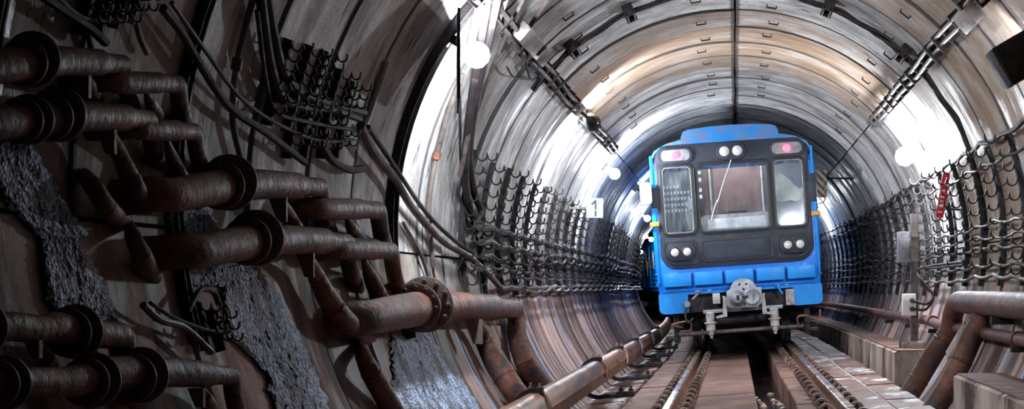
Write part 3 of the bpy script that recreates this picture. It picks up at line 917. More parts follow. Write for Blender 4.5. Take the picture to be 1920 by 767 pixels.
near = (
    ('power_cable', 0.020, ((305, 15), (340, 60), (372, 115), (430, 200), (500, 250), (572, 305)), 'cable', 'dark cable snaking down the left wall beside the dark steel rib'),
    ('thin_cable', 0.011, ((322, 5), (385, 95), (450, 182), (520, 232), (600, 264), (665, 262)), 'cablelt', 'slim brown cable beside the snaking dark cable on the left wall'),
    ('power_cable', 0.018, ((78, -8), (125, 24), (165, 50), (198, 80)), 'cable', 'short thick cable at the upper left corner above the top pipe'),
    ('thin_cable', 0.009, ((104, -8), (150, 30), (190, 38), (245, 36)), 'cablelt', 'slim cable at the upper left corner reaching the tiny hooks'),
    ('power_cable', 0.016, ((268, 572), (300, 600), (345, 614), (396, 660)), 'cablelt', 'short sagging cable low on the left wall above the lowest pipe'),
    ('thin_cable', 0.009, ((282, 568), (330, 598), (392, 620), (420, 622)), 'cable', 'slim cable low on the left wall over the short sagging one'),
    ('power_cable', 0.028, ((500, -10), (512, 60), (528, 125), (558, 168), (605, 188), (682, 210)), 'cable', 'thick black cable curving down past the small left brackets'),
    ('power_cable', 0.026, ((488, -10), (505, 110), (528, 180), (570, 200), (620, 204), (672, 222)), 'cable', 'lower thick black cable across the small left brackets'),
    ('thin_cable', 0.012, ((482, 20), (500, 160), (520, 210), (560, 225), (640, 240), (690, 245)), 'cable', 'slim cable under the two thick ones at the small left brackets'),
    ('thin_cable', 0.014, ((352, 585), (375, 545), (400, 548), (410, 570)), 'cable', 'short looped cable end on the mineral crust low on the left wall'),
    ('power_cable', 0.026, ((600, 268), (622, 300), (655, 318), (680, 316)), 'cable', 'short drooping black cable right of the tiny mid left hooks'),
)
for nm, r, pts, m, lab in near:
    cable(nm, smoothpts([W(u, v, 0.07) for u, v in pts], 7), r, M[m], lab)

# ------------------------------------------------------------------ ribs and conduits bent round the lining
def arcpts(y, a0, a1, o, n=24):
    return [ring(y, a0 + (a1 - a0) * k / n, R - o) for k in range(n + 1)]
def rib(y, a0, a1, w, h, label, mat='black'):
    n = 26
    A = [a0 + (a1 - a0) * k / n for k in range(n + 1)]
    t = thing('steel_rib', ring(y, a0, R), label, 'rib')
    fr = [(Vector((0, 1, 0)), Vector((math.cos(rad(a)), 0, math.sin(rad(a))))) for a in A]
    obj('rib_channel', MB().sweep([(-w, 0.02), (w, 0.02), (w, -h), (w - 0.012, -h), (w - 0.012, -0.01), (-w + 0.012, -0.01), (-w + 0.012, -h), (-w, -h)], [ring(y, a, R) for a in A], fr), M[mat], t)
    obj('edge_strip', MB().sweep([(w, 0.015), (w + 0.05, 0.015), (w + 0.05, -0.022), (w, -0.022)], [ring(y, a, R) for a in A], fr), M['galv'], t)
    return t
rib(10.55, 112, 199, 0.075, 0.055, 'dark curved steel rib left of the bright roof lamp')
rib(W(372, 110).y, 128, 196, 0.035, 0.04, 'dark curved steel rib on the shaded left wall among the snaking cables')
rib(W(14, 60).y, 150, 176, 0.02, 0.03, 'short pale edged steel rib at the far left edge')
def conduit(pts, r, label, mat='conduit', collars=()):
    t = thing('wall_conduit', pts[-1], label, 'conduit')
    p = smoothpts(pts, 6)
    obj('conduit_pipe', MB().tube(p, r, 10), M[mat], t)
    for c in collars:
        i = int(c * (len(p) - 1))
        ax = p[min(i + 1, len(p) - 1)] - p[i - 1]
        obj('conduit_collar', MB().lathe([(r, -0.03), (r * 1.6, -0.03), (r * 1.6, 0.03), (r, 0.03)], p[i], ax, 12), M['rust'], t)
conduit([W(u, v, 0.035) for u, v in ((868, 138), (843, 205), (822, 280), (808, 350), (804, 410), (812, 500))], 0.022, 'rusty conduit bending down the left wall below the bright lamp', collars=(0.45,))
conduit([W(u, v, 0.03) for u, v in ((476, -10), (458, 60), (444, 120), (436, 190), (438, 240), (452, 300))], 0.016, 'rusty conduit on the shaded left wall beside the thick black cables', collars=(0.4,))
conduit([W(u, v, 0.03) for u, v in ((724, 115), (706, 170), (690, 220), (676, 250))], 0.022, 'short grey conduit on the pale left wall right of the small brackets', 'galv')
conduit([W(u, v, 0.02) for u, v in ((756, 418), (790, 480), (806, 530))], 0.015, 'short brown conduit under the snaking cables above the flanged pipe')
for i, (a, b, c) in enumerate((((806, 440), (815, 520), (842, 545)), ((160, 20), (165, 60), (172, 92)), ((252, 30), (262, 70), (275, 100)))):
    conduit([W(*a, 0.02), W(*b, 0.02), W(*c, 0.02)], 0.012, ('thin brown upright rod above the flanged pipe on the left wall', 'thin upright rod left of the tiny upper left brackets', 'thin upright rod among the tiny upper left brackets')[i])
# bundle of struts running up past the bright lamp
for i, (a, b, c, r, lab) in enumerate((
        ((955, -20), (905, 130), (862, 330), 0.022, 'straight dark pipe rising past the bright lamp to the roof'),
        ((990, -20), (930, 110), (880, 250), 0.016, 'slanting dark pipe right of the bright lamp'),
        ((905, -20), (888, 60), (880, 100), 0.03, 'short pale pipe above the bright lamp'),
        ((1040, -20), (1000, 40), (960, 105), 0.02, 'grey pipe across the roof right of the bright lamp'))):
    conduit([W(*a, 0.06), W(*b, 0.06), W(*c, 0.06)], r, lab, 'conduit' if i != 2 else 'galv')
# loops of loose wire right of the bright lamp
cable('loose_wire', smoothpts([W(u, v, 0.06) for u, v in ((945, 40), (985, 65), (995, 110), (1010, 138), (1000, 148), (965, 145), (950, 125))], 6), 0.009, M['cable'], 'loose looped wire on the roof right of the bright lamp', n=6)
cable('loose_wire', smoothpts([W(u, v, 0.05) for u, v in ((940, 45), (975, 72), (988, 130), (1000, 150), (1030, 128))], 6), 0.009, M['cable'], 'loose wire drooping from the roof pipes toward the roof clamp', n=6)
# roof cables held in clamps, bent round one ring
for j, (dy, r, o_) in enumerate(((-0.09, 0.012, 0.07), (-0.03, 0.012, 0.08), (0.03, 0.010, 0.07), (0.10, 0.026, 0.05))):
    p = [ring(14.1 + dy + (0.03 * math.sin(a * 0.35 + j)), a, R - o_ + 0.012 * math.sin(a * 0.5 + j * 2)) for a in range(20, 146, 3)]
    cable('roof_cable', p, r, M['cable'], ('first thin roof cable bent round the vault, nearest the camera', 'second thin roof cable bent round the vault', 'third thin roof cable bent round the vault', 'thickest roof cable bent round the vault')[j])
for (u, v, lab) in ((1065, 80, 'lower left roof clamp holding the bent roof cables'), (1175, 12, 'upper left roof clamp at the top edge'), (1556, 6, 'upper right roof clamp at the top edge'), (1701, 90, 'lower right roof clamp holding the bent roof cables')):
    p = W(u, v, 0.06)
    a = math.atan2(p.z - TZ, p.x)
    p = ring(14.1, math.degrees(a), R - 0.06)
    m = Matrix((( -math.sin(a), 0, math.cos(a)), (0, 1, 0), (math.cos(a), 0, math.sin(a))))
    t = thing('roof_clamp', p, lab, 'clamp')
    for dx in (-0.035, 0.035):
        obj('clamp_bar', MB().cbox(p + m @ Vector((dx, 0, -0.05)), (0.018, 0.36, 0.04), 0.004, m), M['conduit'], t)
    obj('end_plate', MB().cbox(p + m @ Vector((0, -0.17, -0.01)), (0.11, 0.02, 0.12), 0.004, m), M['black'], t)
    obj('end_plate', MB().cbox(p + m @ Vector((0, 0.17, -0.01)), (0.11, 0.02, 0.12), 0.004, m), M['black'], t)
# cable trays at the shoulders of the vault
def tray(a, y0, y1, label, boxes=()):
    t = thing('cable_tray', ring(y0, a, R - 0.1), label, 'cable tray')
    for da in (-0.9, 0.9):
        pts = [ring(y, a + da + 0.25 * math.sin(y * 2.1), R - 0.085 - 0.012 * math.sin(y * 3.3)) for y in [y0 + (y1 - y0) * k / 26 for k in range(27)]]
        obj('tray_rod', MB().tube(pts, 0.021, 8), M['conduit'], t)
    y = y0 + 0.2
    while y < y1:
        p = ring(y, a, R - 0.06)
        ar = rad(a)
        m = Matrix(((-math.sin(ar), 0, math.cos(ar)), (0, 1, 0), (math.cos(ar), 0, math.sin(ar))))
        obj('tray_strap', MB().box(p, (0.17, 0.05, 0.1), m), M['black'], t, smooth=False)
        y += 0.5
    for yb, L in boxes:
        p = ring(yb, a - 1.5, R - 0.13)
        ar = rad(a)
        m = Matrix(((-math.sin(ar), 0, math.cos(ar)), (0, 1, 0), (math.cos(ar), 0, math.sin(ar))))
        obj('junction_box', MB().cbox(p, (0.15, L, 0.10), 0.012, m), M['conduit'], t)
    return t
tray(138.0, 10.2, 16.8, 'cable tray on the left shoulder of the vault between the two lamps', ((12.2, 0.8), (13.0, 0.4)))
tray(138.0, 6.4, 9.8, 'cable tray on the left shoulder before the bright lamp', ((7.9, 0.7),))
tray(138.0, 17.6, 22.3, 'short cable tray on the left shoulder beyond the black domed lamp')
tray(43.5, 10.4, 19.0, 'cable tray on the right shoulder of the vault', ((11.0, 0.5),))

# ------------------------------------------------------------------ lamps
def bulb_mat(watt, r):
    return emit('bulb glass', (0.86, 0.93, 1.0), watt * LAMP_W / (PI * 4 * PI * r * r))
def bare_lamp(p, watt, label, r=0.06, shield=None, hood=False):
    """a globe on a bracket at the wall; shield = an added iron plate that keeps its light off the near wall, hood = an iron box open away from the camera"""
    p = Vector(p)
    a = math.degrees(math.atan2(p.z - TZ, p.x - off(p.y)))
    w = ring(p.y, a, R - 0.02)
    ar = rad(a)
    m = Matrix(((-math.sin(ar), 0, math.cos(ar)), (0, 1, 0), (math.cos(ar), 0, math.sin(ar))))
    t = thing('tunnel_lamp', w, label, 'lamp')
    obj('mount', MB().cbox(w, (0.14, 0.16, 0.05), 0.008, m), M['conduit'], t)
    obj('socket', MB().lathe([(0.035, 0), (0.035, 0.05), (0.028, max(0.06, (p - w).length - r * 0.9))], w, p - w, 12), M['black'], t)
    mb = MB()
    bm = bmesh.new()
    bmesh.ops.create_icosphere(bm, subdivisions=2, radius=r)
    bm.verts.index_update()
    mb.add([q.co + p for q in bm.verts], [tuple(q.index for q in f.verts) for f in bm.faces])
    bm.free()
    obj('bulb', mb, bulb_mat(watt, r), t)
    if shield:
        c = p + Vector((-0.055, -0.40, -0.12))
        obj('shield', MB().cbox(c, (0.02, 0.86, 0.62), 0.005, rot('Z', 11.4)), M['black'], t)  # added plate, angled to block lamp light from the near left wall
        obj('shield_stay', MB().tube([w, p + Vector((-0.13, -0.06, 0.1))], 0.015, 6), M['black'], t)
    if hood:
        h = r + 0.08
        obj('hood', MB().cbox(p + Vector((0, -h, 0)), (2 * h, 0.02, 2 * h), 0.005, m), M['black'], t)
        for s_ in (-1, 1):
            obj('hood_side', MB().cbox(p + m @ Vector((s_ * h, 0, 0)), (0.02, 2 * h, 2 * h), 0.005, m), M['black'], t)
            obj('hood_side', MB().cbox(p + m @ Vector((0, 0, s_ * h)), (2 * h, 2 * h, 0.02), 0.005, m), M['black'], t)
    return t
def dome_lamp(y, a, watt, label, out=0.24):
    """a bulb inside a black enamel dome that opens away from the camera"""
    p = ring(y, a, R - out)
    w = ring(y, a, R - 0.02)
    ar = rad(a)
    m = Matrix(((-math.sin(ar), 0, math.cos(ar)), (0, 1, 0), (math.cos(ar), 0, math.sin(ar))))
    t = thing('dome_lamp', w, label, 'lamp')
    obj('mount', MB().cbox(w + Vector((0, -0.2, 0)), (0.16, 0.34, 0.12), 0.015, m), M['conduit'], t)
    obj('arm', MB().tube([w + Vector((0, -0.15, 0)), (w + p) / 2 + Vector((0, -0.12, 0)), p + Vector((0, -0.1, 0))], 0.022, 8), M['black'], t)
    prof = [(0.103 * math.cos(rad(k)), -0.103 * math.sin(rad(k)) * 1.05) for k in range(88, -1, -11)] + [(0.096, 0.0)] + [(0.094 * math.cos(rad(k)), -0.094 * math.sin(rad(k))) for k in range(8, 89, 11)]
    obj('dome', MB().lathe(prof, p, (0, 1, 0.0), 24), M['enamel'], t)
    mb = MB()
    bm = bmesh.new()
    bmesh.ops.create_icosphere(bm, subdivisions=2, radius=0.045)
    bm.verts.index_update()
    mb.add([q.co + p + Vector((0, 0.02, 0)) for q in bm.verts], [tuple(q.index for q in f.verts) for f in bm.faces])
    bm.free()
    obj('bulb', mb, bulb_mat(watt, 0.045), t)
    return t
M['enamel'] = plain('black enamel', (0.012, 0.010, 0.012), 0.12)
bare_lamp(W(893, 103, 0.26), 470, 'brightest lamp globe on the left shoulder with an iron plate added to darken the left wall', 0.10, True)
dome_lamp(17.3, 138.0, 420, 'black domed lamp nearest, on the left shoulder of the vault')
bare_lamp(ring(22.8, 144.5, R - 0.2), 300, 'bare lamp on the left wall just before the train', 0.09)
dome_lamp(29.0, 141.5, 200, 'far black domed lamp beside the train')
bare_lamp(ring(35.0, 148.0, R - 0.2), 320, 'bare lamp on the left wall beside the train mirror', 0.08)
bare_lamp(ring(48.0, 150.0, R - 0.2), 300, 'far bare lamp on the left wall behind the train front', 0.08)
bare_lamp(ring(62.0, 152.0, R - 0.2), 300, 'farthest bare lamp on the left wall', 0.08)
bare_lamp(W(1697, 293, 0.22), 540, 'bright lamp globe on the right wall', 0.12)
bare_lamp(ring(34.0, 36.0, R - 0.2), 200, 'bare lamp on the right wall hidden behind the train', 0.06)
bare_lamp(W(1905, 112, 0.2), 110, 'lamp in an iron hood at the upper right edge', 0.06, None, True)

# ------------------------------------------------------------------ signs
sp = W(1115, 390, 0.42)
sp = Vector(((1115 - CX) / F * 20.7, 20.7, CH + (CY - 390) / F * 20.7))
t = thing('number_sign', sp, 'white square number one sign on an arm on the left wall', 'sign')
m = rot('Z', 8)
pl = obj('sign_plate', MB().cbox(sp, (0.245, 0.012, 0.285), 0.004, m), M['white'], t)
for poly in ([(0.0, -0.02), (0.022, -0.02), (0.022, 0.095), (0.004, 0.095), (-0.04, 0.055), (-0.04, 0.03), (0.0, 0.052)], [(0.0, -0.1), (0.022, -0.1), (0.022, -0.032), (0.0, -0.032)]):
    q = MB().prism([(x * 1.2, z * 1.2) for x, z in poly], -0.010, -0.006)
    q.v = [m @ p + sp for p in q.v]
    obj('numeral_one', q, M['ink'], pl, smooth=False)
obj('arm', MB().cbox(sp + Vector((-0.24, 0.01, -0.0)), (0.30, 0.02, 0.03), 0.004), M['palemetal'], t)
wp = wallz(-1, 20.7, sp.z, 0.0)
obj('arm_mount', MB().cbox((wp.x + 0.02, 20.72, sp.z), (0.10, 0.07, 0.12), 0.006), M['galv'], t)
# red plate on the right wall
rp = W(1768, 366, 0.16)
t = thing('red_sign', rp, 'narrow red enamel plate with white lettering on the right wall', 'sign')
m = rot('Y', 9) @ rot('Z', -12)
pl = obj('sign_plate', MB().cbox(rp, (0.085, 0.02, 0.50), 0.005, m), M['red'], t)
for k, (dz, h, w) in enumerate(((0.12, 0.02, 0.04), (0.05, 0.05, 0.03), (-0.02, 0.03, 0.045), (-0.07, 0.03, 0.04), (-0.12, 0.06, 0.04), (-0.19, 0.03, 0.045))):
    obj('lettering', MB().box(rp + m @ Vector((0.0, -0.0115, dz)), (w, 0.002, h * 0.5), m), M['white'], pl, smooth=False)
obj('backing_frame', MB().cbox(rp + m @ Vector((0.08, 0.03, 0.02)), (0.03, 0.02, 0.5), 0.004, m @ rot('Y', 14)), M['palemetal'], t)
obj('stay', MB().tube([rp + Vector((0.02, 0.02, 0.1)), wallz(1, rp.y + 0.05, rp.z + 0.12, 0.0)], 0.012, 6), M['black'], t)
obj('stay', MB().tube([rp + Vector((-0.01, 0.02, -0.15)), wallz(1, rp.y + 0.05, rp.z - 0.16, 0.0)], 0.012, 6), M['black'], t)
# striped board just beyond the train's right corner
bp = Vector(((1541 - CX) / F * 25.2, 25.2, CH + (CY - 345) / F * 25.2))
t = thing('striped_board', bp, 'diagonally striped warning board beside the right corner of the train', 'sign')
obj('board', MB().cbox(bp, (0.17, 0.02, 0.48), 0.004), M['stripe'], t)
obj('stay', MB().tube([bp + Vector((0.02, 0.02, 0.1)), wallz(1, 25.2, bp.z + 0.1, 0.0)], 0.015, 6), M['black'], t)
obj('hook', MB().tube(smoothpts([bp + Vector((0.03, -0.02, 0.08)), bp + Vector((0.05, -0.03, -0.12)), bp + Vector((0.04, -0.03, -0.3)), bp + Vector((-0.08, -0.03, -0.36))], 5), 0.012, 6), M['orange'], t)

# ------------------------------------------------------------------ flanged pipes on the left wall
AP = [(690, 596, 33), (740, 586, 33), (780, 580, 33), (850, 574, 28), (922, 577, 25), (932, 578, 19), (966, 580, 17)]
def bolts(p, ax, rad_, n, s, par, mat):
    ax = ax.normalized()
    e1 = ax.orthogonal().normalized()
    e2 = ax.cross(e1)
    for k in range(n):
        a = 2 * PI * (k + 0.5) / n
        c = p + (e1 * math.cos(a) + e2 * math.sin(a)) * rad_
        obj('bolt', MB().lathe([(s, 0), (s, s * 0.9), (s * 0.7, s * 1.1)], c, -ax, 6), mat, par, smooth=False)
def left_pipe(pts, label, flanges=(), legs=(), end_leg=True, o=0.17, plates=(), mat='rust'):
    P = [W(u, v, o) for u, v, r in pts]
    rs = [r / pxm(p) for p, (u, v, r) in zip(P, pts)]
    t = thing('flanged_pipe' if flanges else 'wall_pipe', P[0], label, 'pipe')
    path, rad_ = [], []
    for i in range(len(P) - 1):
        for k in range(4):
            f = k / 4
            path.append(P[i].lerp(P[i + 1], f))
            rad_.append(rs[i] * (1 - f) + rs[i + 1] * f)
    path.append(P[-1])
    rad_.append(rs[-1])
    # the near end bends into the wall, the far end bends down along it
    q, r0 = P[0], rs[0]
    bend = [q + Vector((-r0 * 2.6 - 0.25, -r0 * 2.2, -0.3 * r0)), q + Vector((-r0 * 1.5, -r0 * 2.1, -0.2 * r0)), q + Vector((-r0 * 0.55, -r0 * 1.6, 0)), q + Vector((-r0 * 0.12, -r0 * 0.8, 0))]
    obj('pipe_run', MB().tube(bend + path, [r0] * 4 + rad_, 20), M[mat], t)
    if end_leg:
        q, r0 = P[-1], rs[-1]
        u, v, rp_ = pts[-1]
        L = smoothpts([W(u - 6, v, o), W(u + 1, v + 4, o - 0.01), W(u + 4, v + rp_ * 1.6, o - 0.05), W(u + 9, v + rp_ * 3.2, o - 0.08), W(u + 20, v + rp_ * 5.0, o - 0.2)], 5)
        obj('elbow', MB().tube(L, r0 * 0.98, 16), M[mat], t)
    for (u, v, r) in flanges:
        p = W(u, v, o)
        ax = (path[-1] - path[0]).normalized()
        R_ = r / pxm(p)
        mb = MB()
        th = 0.16 * R_
        flange_at(mb, p, Vector((0, 1, 0)) * 0.8 + ax * 0.2, R_, th)
        fl = obj('flange', mb, M['flange'], t)
        axx = (Vector((0, 1, 0)) * 0.8 + ax * 0.2).normalized()
        bolts(p - axx * th * 0.5, axx, R_ * 0.84, 12, R_ * 0.085, fl, M['flange'])
    for lp in legs:
        L = smoothpts([W(u, v, o if i == 0 else (-0.12 if i == len(lp) - 1 else 0.12)) for i, (u, v, r) in enumerate(lp)], 5)
        rr0 = []
        for i in range(len(L)):
            f = i / 5
            k = min(int(f), len(lp) - 2)
            rr0.append((lp[k][2] * (1 - (f - k)) + lp[k + 1][2] * (f - k)) / pxm(L[i]))
        g = obj('leg', MB().tube(L, rr0, 16), M[mat], t)
        for q in (int(len(L) * 0.3), int(len(L) * 0.6)):
            obj('weld_seam', seamring(L[q], L[q + 1] - L[q - 1], rr0[q]), M[mat], g)
    for (u, v, w, h) in plates:                 # dark gusset plate beside each leg
        p = W(u, v, 0.16)
        s = 1 / pxm(p)
        q = MB().prism([(-w * 0.5 * s, h * 0.5 * s), (w * 0.5 * s, h * 0.5 * s), (w * 0.5 * s, -h * 0.5 * s), (0, -h * 0.5 * s)], -0.012, 0.012)
        q.v = [a + p for a in q.v]
        obj('gusset_plate', q, M['flange'], t, smooth=False)
    return t
def shifted(dx, dy, pts=AP):
    return [(u + dx, v + dy, r) for u, v, r in pts]
FL = [(780, 577, 46), (797, 571, 53)]
LEG = [(892, 596, 6), (904, 628, 17), (930, 680, 22), (975, 750, 23), (1010, 800, 23)]
EL = [(958, 580, 17), (968, 592, 17), (970, 630, 18), (990, 690, 20), (1040, 755, 21)]
left_pipe(AP, 'large rusty flanged pipe low on the left wall, nearest the train', FL, [LEG, EL], False, plates=[(888, 622, 34, 46)])
left_pipe(shifted(-367, -229), 'rusty flanged pipe in the middle of the left wall, upper of two', shifted(-367, -229, FL), [[(525, 367, 5), (538, 400, 14), (560, 440, 17), (585, 480, 18)]], plates=[(521, 393, 34, 46)])
left_pipe(shifted(-317, -125), 'rusty flanged pipe in the middle of the left wall, lower of two', shifted(-317, -125, FL), [[(576, 471, 5), (590, 510, 15), (615, 560, 20), (650, 605, 21), (695, 640, 20)]], plates=[(572, 497, 34, 46)])
left_pipe([(-30, 128, 33), (0, 124, 33)] + shifted(-736, -460)[2:], 'topmost rusty flanged pipe at the upper left corner', shifted(-736, -460, FL), [[(158, 136, 5), (170, 165, 13), (185, 195, 15)]], plates=[(152, 162, 34, 44)])
left_pipe([(-30, 232, 32), (20, 228, 32)] + shifted(-688, -357)[2:], 'rusty flanged pipe under the topmost one at the left edge', shifted(-688, -357, FL) + [(38, 226, 44), (54, 224, 48)], [[(206, 240, 5), (218, 275, 14), (240, 325, 18), (258, 360, 18), (275, 400, 17)]], plates=[(200, 266, 34, 46)])
left_pipe([(-10, 612, 28), (20, 612, 28), (75, 618, 27), (100, 615, 31), (133, 620, 31), (165, 625, 27), (226, 630, 25)], 'rusty flanged pipe at the lower left edge above the lowest row', [(-36, 615, 52), (126, 624, 46), (142, 622, 52)], [[(74, 640, 5), (84, 665, 13), (100, 690, 16)]], plates=[(62, 655, 30, 34)])
left_pipe([(-10, 716, 28), (20, 716, 28), (120, 716, 28), (150, 713, 31), (205, 700, 32), (262, 700, 33), (315, 698, 28), (388, 702, 25), (398, 703, 19), (432, 704, 17)], 'lowest rusty pipe on the left wall with three flange pairs', [(-8, 720, 46), (8, 718, 52), (160, 716, 46), (176, 712, 52), (248, 709, 46), (264, 703, 53)], [[(380, 728, 5), (390, 755, 14), (405, 790, 16)]], plates=[(368, 746, 30, 36)])
for pts, leg, lab in (
        ([(602, 392, 21), (672, 392, 20), (680, 393, 17), (708, 394, 17)], [(650, 408, 5), (664, 435, 13), (690, 470, 16)], 'short rusty pipe stub right of the upper mid left pipe'),
        ([(636, 466, 22), (700, 468, 20), (708, 469, 17), (732, 470, 16)], [(682, 486, 5), (695, 520, 14), (712, 560, 17), (725, 590, 18)], 'short rusty pipe stub right of the lower mid left pipe'),
        ([(226, 155, 22), (296, 155, 20), (304, 156, 17), (332, 157, 17)], [(274, 172, 5), (286, 200, 13), (306, 235, 16)], 'short rusty pipe stub right of the topmost left pipe'),
        ([(270, 243, 21), (330, 245, 20), (338, 246, 17), (363, 247, 16)], [(312, 262, 5), (324, 300, 13), (345, 345, 16), (372, 395, 18)], 'short rusty pipe stub right of the second left pipe')):
    left_pipe(pts, lab, (), [leg])
for lp, lab in (([(150, 320, 12), (175, 350, 17), (205, 395, 19), (240, 420, 18)], 'bare rusty pipe slanting down the left wall under the second pipe'),
                ([(238, 408, 6), (250, 445, 15), (268, 485, 19), (290, 535, 19)], 'rusty tapered pipe slanting down beside the pale crust left of centre'),
                ([(668, 636, 6), (682, 670, 15), (705, 715, 20), (790, 860, 21)], 'rusty tapered pipe slanting down left of the lowest crust patch')):
    P = smoothpts([W(u, v, (-0.06, 0.09, 0.10, -0.12)[i]) for i, (u, v, r) in enumerate(lp)], 5)
    rs = []
    for i in range(len(P)):
        f = i / 5
        k = min(int(f), len(lp) - 2)
        rs.append((lp[k][2] * (1 - (f - k)) + lp[k + 1][2] * (f - k)) / pxm(P[i]))
    t = thing('slanting_pipe', P[-1], lab, 'pipe')
    obj('pipe_run', MB().tube(P, rs, 16), M['rust'], t)
    for q in (int(len(P) * 0.35), int(len(P) * 0.6)):
        obj('weld_seam', seamring(P[q], P[q + 1] - P[q - 1], rs[q]), M['rust'], t)

# ------------------------------------------------------------------ pale mineral crust on the lower left wall
def crust(rows, label):                         # rows: (v, u left, u right)
    nu, mb = 26, MB()
    R_ = []
    for i in range(len(rows) - 1):
        for k in range(8):
            f = k / 8
            R_.append(tuple(rows[i][j] * (1 - f) + rows[i + 1][j] * f for j in range(3)))
    R_.append(rows[-1])
    nv = len(R_)
    rnd = random.Random(3)
    for lay in (0, 1):
        for i, (v, a, b) in enumerate(R_):
            for k in range(nu + 1):
                e = min(k, nu - k, i, nv - 1 - i)
                f = k / nu
                uj = (rnd.uniform(-4, 4) if 0 < k < nu else rnd.uniform(-7, 7)) if lay == 0 else 0
                h = -0.03 if lay else (0.010 + 0.012 * min(1, e / 2) + rnd.uniform(-0.005, 0.006))
                mb.v.append(W(a + (b - a) * f + uj, v + (rnd.uniform(-3, 3) if lay == 0 else 0), h))
    m = nu + 1
    for i in range(nv - 1):
        for k in range(nu):
            q = (i * m + k, i * m + k + 1, (i + 1) * m + k + 1, (i + 1) * m + k)
            mb.f.append(q)
            mb.f.append(tuple(x + nv * m for x in reversed(q)))
    edge = [k for k in range(m)] + [i * m + nu for i in range(1, nv)] + [(nv - 1) * m + k for k in range(nu - 1, -1, -1)] + [i * m for i in range(nv - 2, 0, -1)]
    for i in range(len(edge)):
        a, b = edge[i], edge[(i + 1) % len(edge)]
        mb.f.append((a, b, b + nv * m, a + nv * m))
    return tag(obj('mineral_crust', mb, M['crust'], sharp=60), label, 'crust')
crust([(262, -12, 52), (330, -12, 92), (390, 20, 125), (445, 78, 165)], 'pale speckled mineral crust at the left edge below the two top pipes')
crust([(440, 80, 140), (500, 82, 178), (560, 90, 205), (598, 118, 220)], 'speckled mineral crust above the lower left flanged pipes')
crust([(392, 318, 392), (440, 318, 415), (490, 322, 428), (535, 348, 440)], 'blue grey mineral crust left of the lower mid left pipe')
crust([(496, 418, 482), (560, 418, 525), (630, 432, 560), (700, 505, 590), (775, 515, 625)], 'long blue grey mineral crust running down left of centre')
crust([(628, 734, 802), (680, 734, 840), (730, 738, 875), (780, 742, 905)], 'pale mineral crust below the large flanged pipe near the train')

# ------------------------------------------------------------------ the train
def car_section():
    half = [(1.31, 0.95), (1.345, 1.5), (1.35, 2.3), (1.335, 3.0), (1.31, 3.2), (1.24, 3.315), (1.05, 3.41), (0.8, 3.465), (0.4, 3.52), (0, 3.54)]
    return half + [(-x, z) for x, z in half[-2::-1]]
SEC = car_section()
def car_at(name, yf, label, L=18.8):
    yr = yf + L
    a, b = TF(0, yf, 0), TF(0, yr, 0)
    t = thing(name, a, label, 'train car', 'coupled cars of the blue train')
    t.rotation_euler = (0, -CANT, math.atan2(-(b.x - a.x), b.y - a.y))
    FR[t] = Vector((0, 0, 0))
    return t
def side_parts(t, shared):
    """windows, doors, ribs and handrails on both sides, from x = +-1.345"""
    for s in (-1, 1):
        for k in range(8):
            y = 2.6 + k * 2.12
            kind = 'door' if k % 2 == 1 else 'window'
            key = (kind, s)
            if key not in shared:
                mb = MB()
                if kind == 'window':
                    mb.cbox((s * 1.352, 0, 2.35), (0.03, 1.5, 0.85), 0.01)
                else:
                    mb.cbox((s * 1.352, 0, 2.05), (0.03, 1.25, 1.9), 0.01)
                me = mesh_from(mb, kind, Vector((0, 0, 0)), M['galv'] if kind == 'window' else M['bluelt'])
                mg = mesh_from(MB().cbox((s * 1.368, 0, 2.35 if kind == 'window' else 2.4), (0.01, 1.36 if kind == 'window' else 0.9, 0.72 if kind == 'window' else 0.7), 0.003), 'pane', Vector((0, 0, 0)), M['paneglass'])
                mh = mesh_from(MB().cbox((s * 1.385, 0.75, 2.0), (0.03, 0.035, 0.7), 0.008), 'handrail', Vector((0, 0, 0)), M['orange'])
                shared[key] = (me, mg, mh)
            me, mg, mh = shared[key]
            o = bpy.data.objects.new('side_' + kind, me)
            COL.objects.link(o)
            o.parent = t
            o.location = (0, y, 0)
            for nm, q in (('pane', mg), ('handrail', mh)):
                if nm == 'handrail' and kind == 'window':
                    continue
                c = bpy.data.objects.new(nm, q)
                COL.objects.link(c)
                c.parent = o
        for z in (1.15, 1.32, 1.49, 1.66):
            key = ('rib', s, z)
            if key not in shared:
                shared[key] = mesh_from(MB().cbox((s * 1.352, 9.4, z), (0.03, 18.4, 0.035), 0.008), 'side_moulding', Vector((0, 0, 0)), M['bluelt'])
            o = bpy.data.objects.new('side_moulding', shared[key])
            COL.objects.link(o)
            o.parent = t
M['paneglass'] = plain('saloon window glass', (0.35, 0.42, 0.50), 0.1)
shared = {}
lead = car_at('metro_car', 23.4, 'blue metro train front car with slate grey face, facing the camera')
shell_mb = MB()
inner = [(x * 0.955, 0.95 + (z - 0.95) * 0.965 + 0.02) for x, z in SEC]
n = len(SEC)
for y in (0.05, 18.8):
    for x, z in SEC:
        shell_mb.v.append(Vector((x, y, z)))
for k in range(n - 1):
    shell_mb.f.append((k, k + 1, n + k + 1, n + k))
for y in (0.05, 18.8):
    for x, z in inner:
        shell_mb.v.append(Vector((x, y, z)))
b = 2 * n
for k in range(n - 1):
    shell_mb.f.append((b + k, b + n + k, b + n + k + 1, b + k + 1))
for a, c in ((0, 2 * n), (n, 3 * n)):
    for k in range(n - 1):
        shell_mb.f.append((a + k, c + k, c + k + 1, a + k + 1))
obj('body_shell', shell_mb, M['blue'], lead, sharp=30)
obj('cab_floor', MB().box((0, 9.4, 1.0), (2.5, 18.6, 0.1)), M['under'], lead, smooth=False)
MASK = rr(-1.235, 1.235, 1.385, 3.385, (0.26, 0.26, 0.22, 0.22), 8)
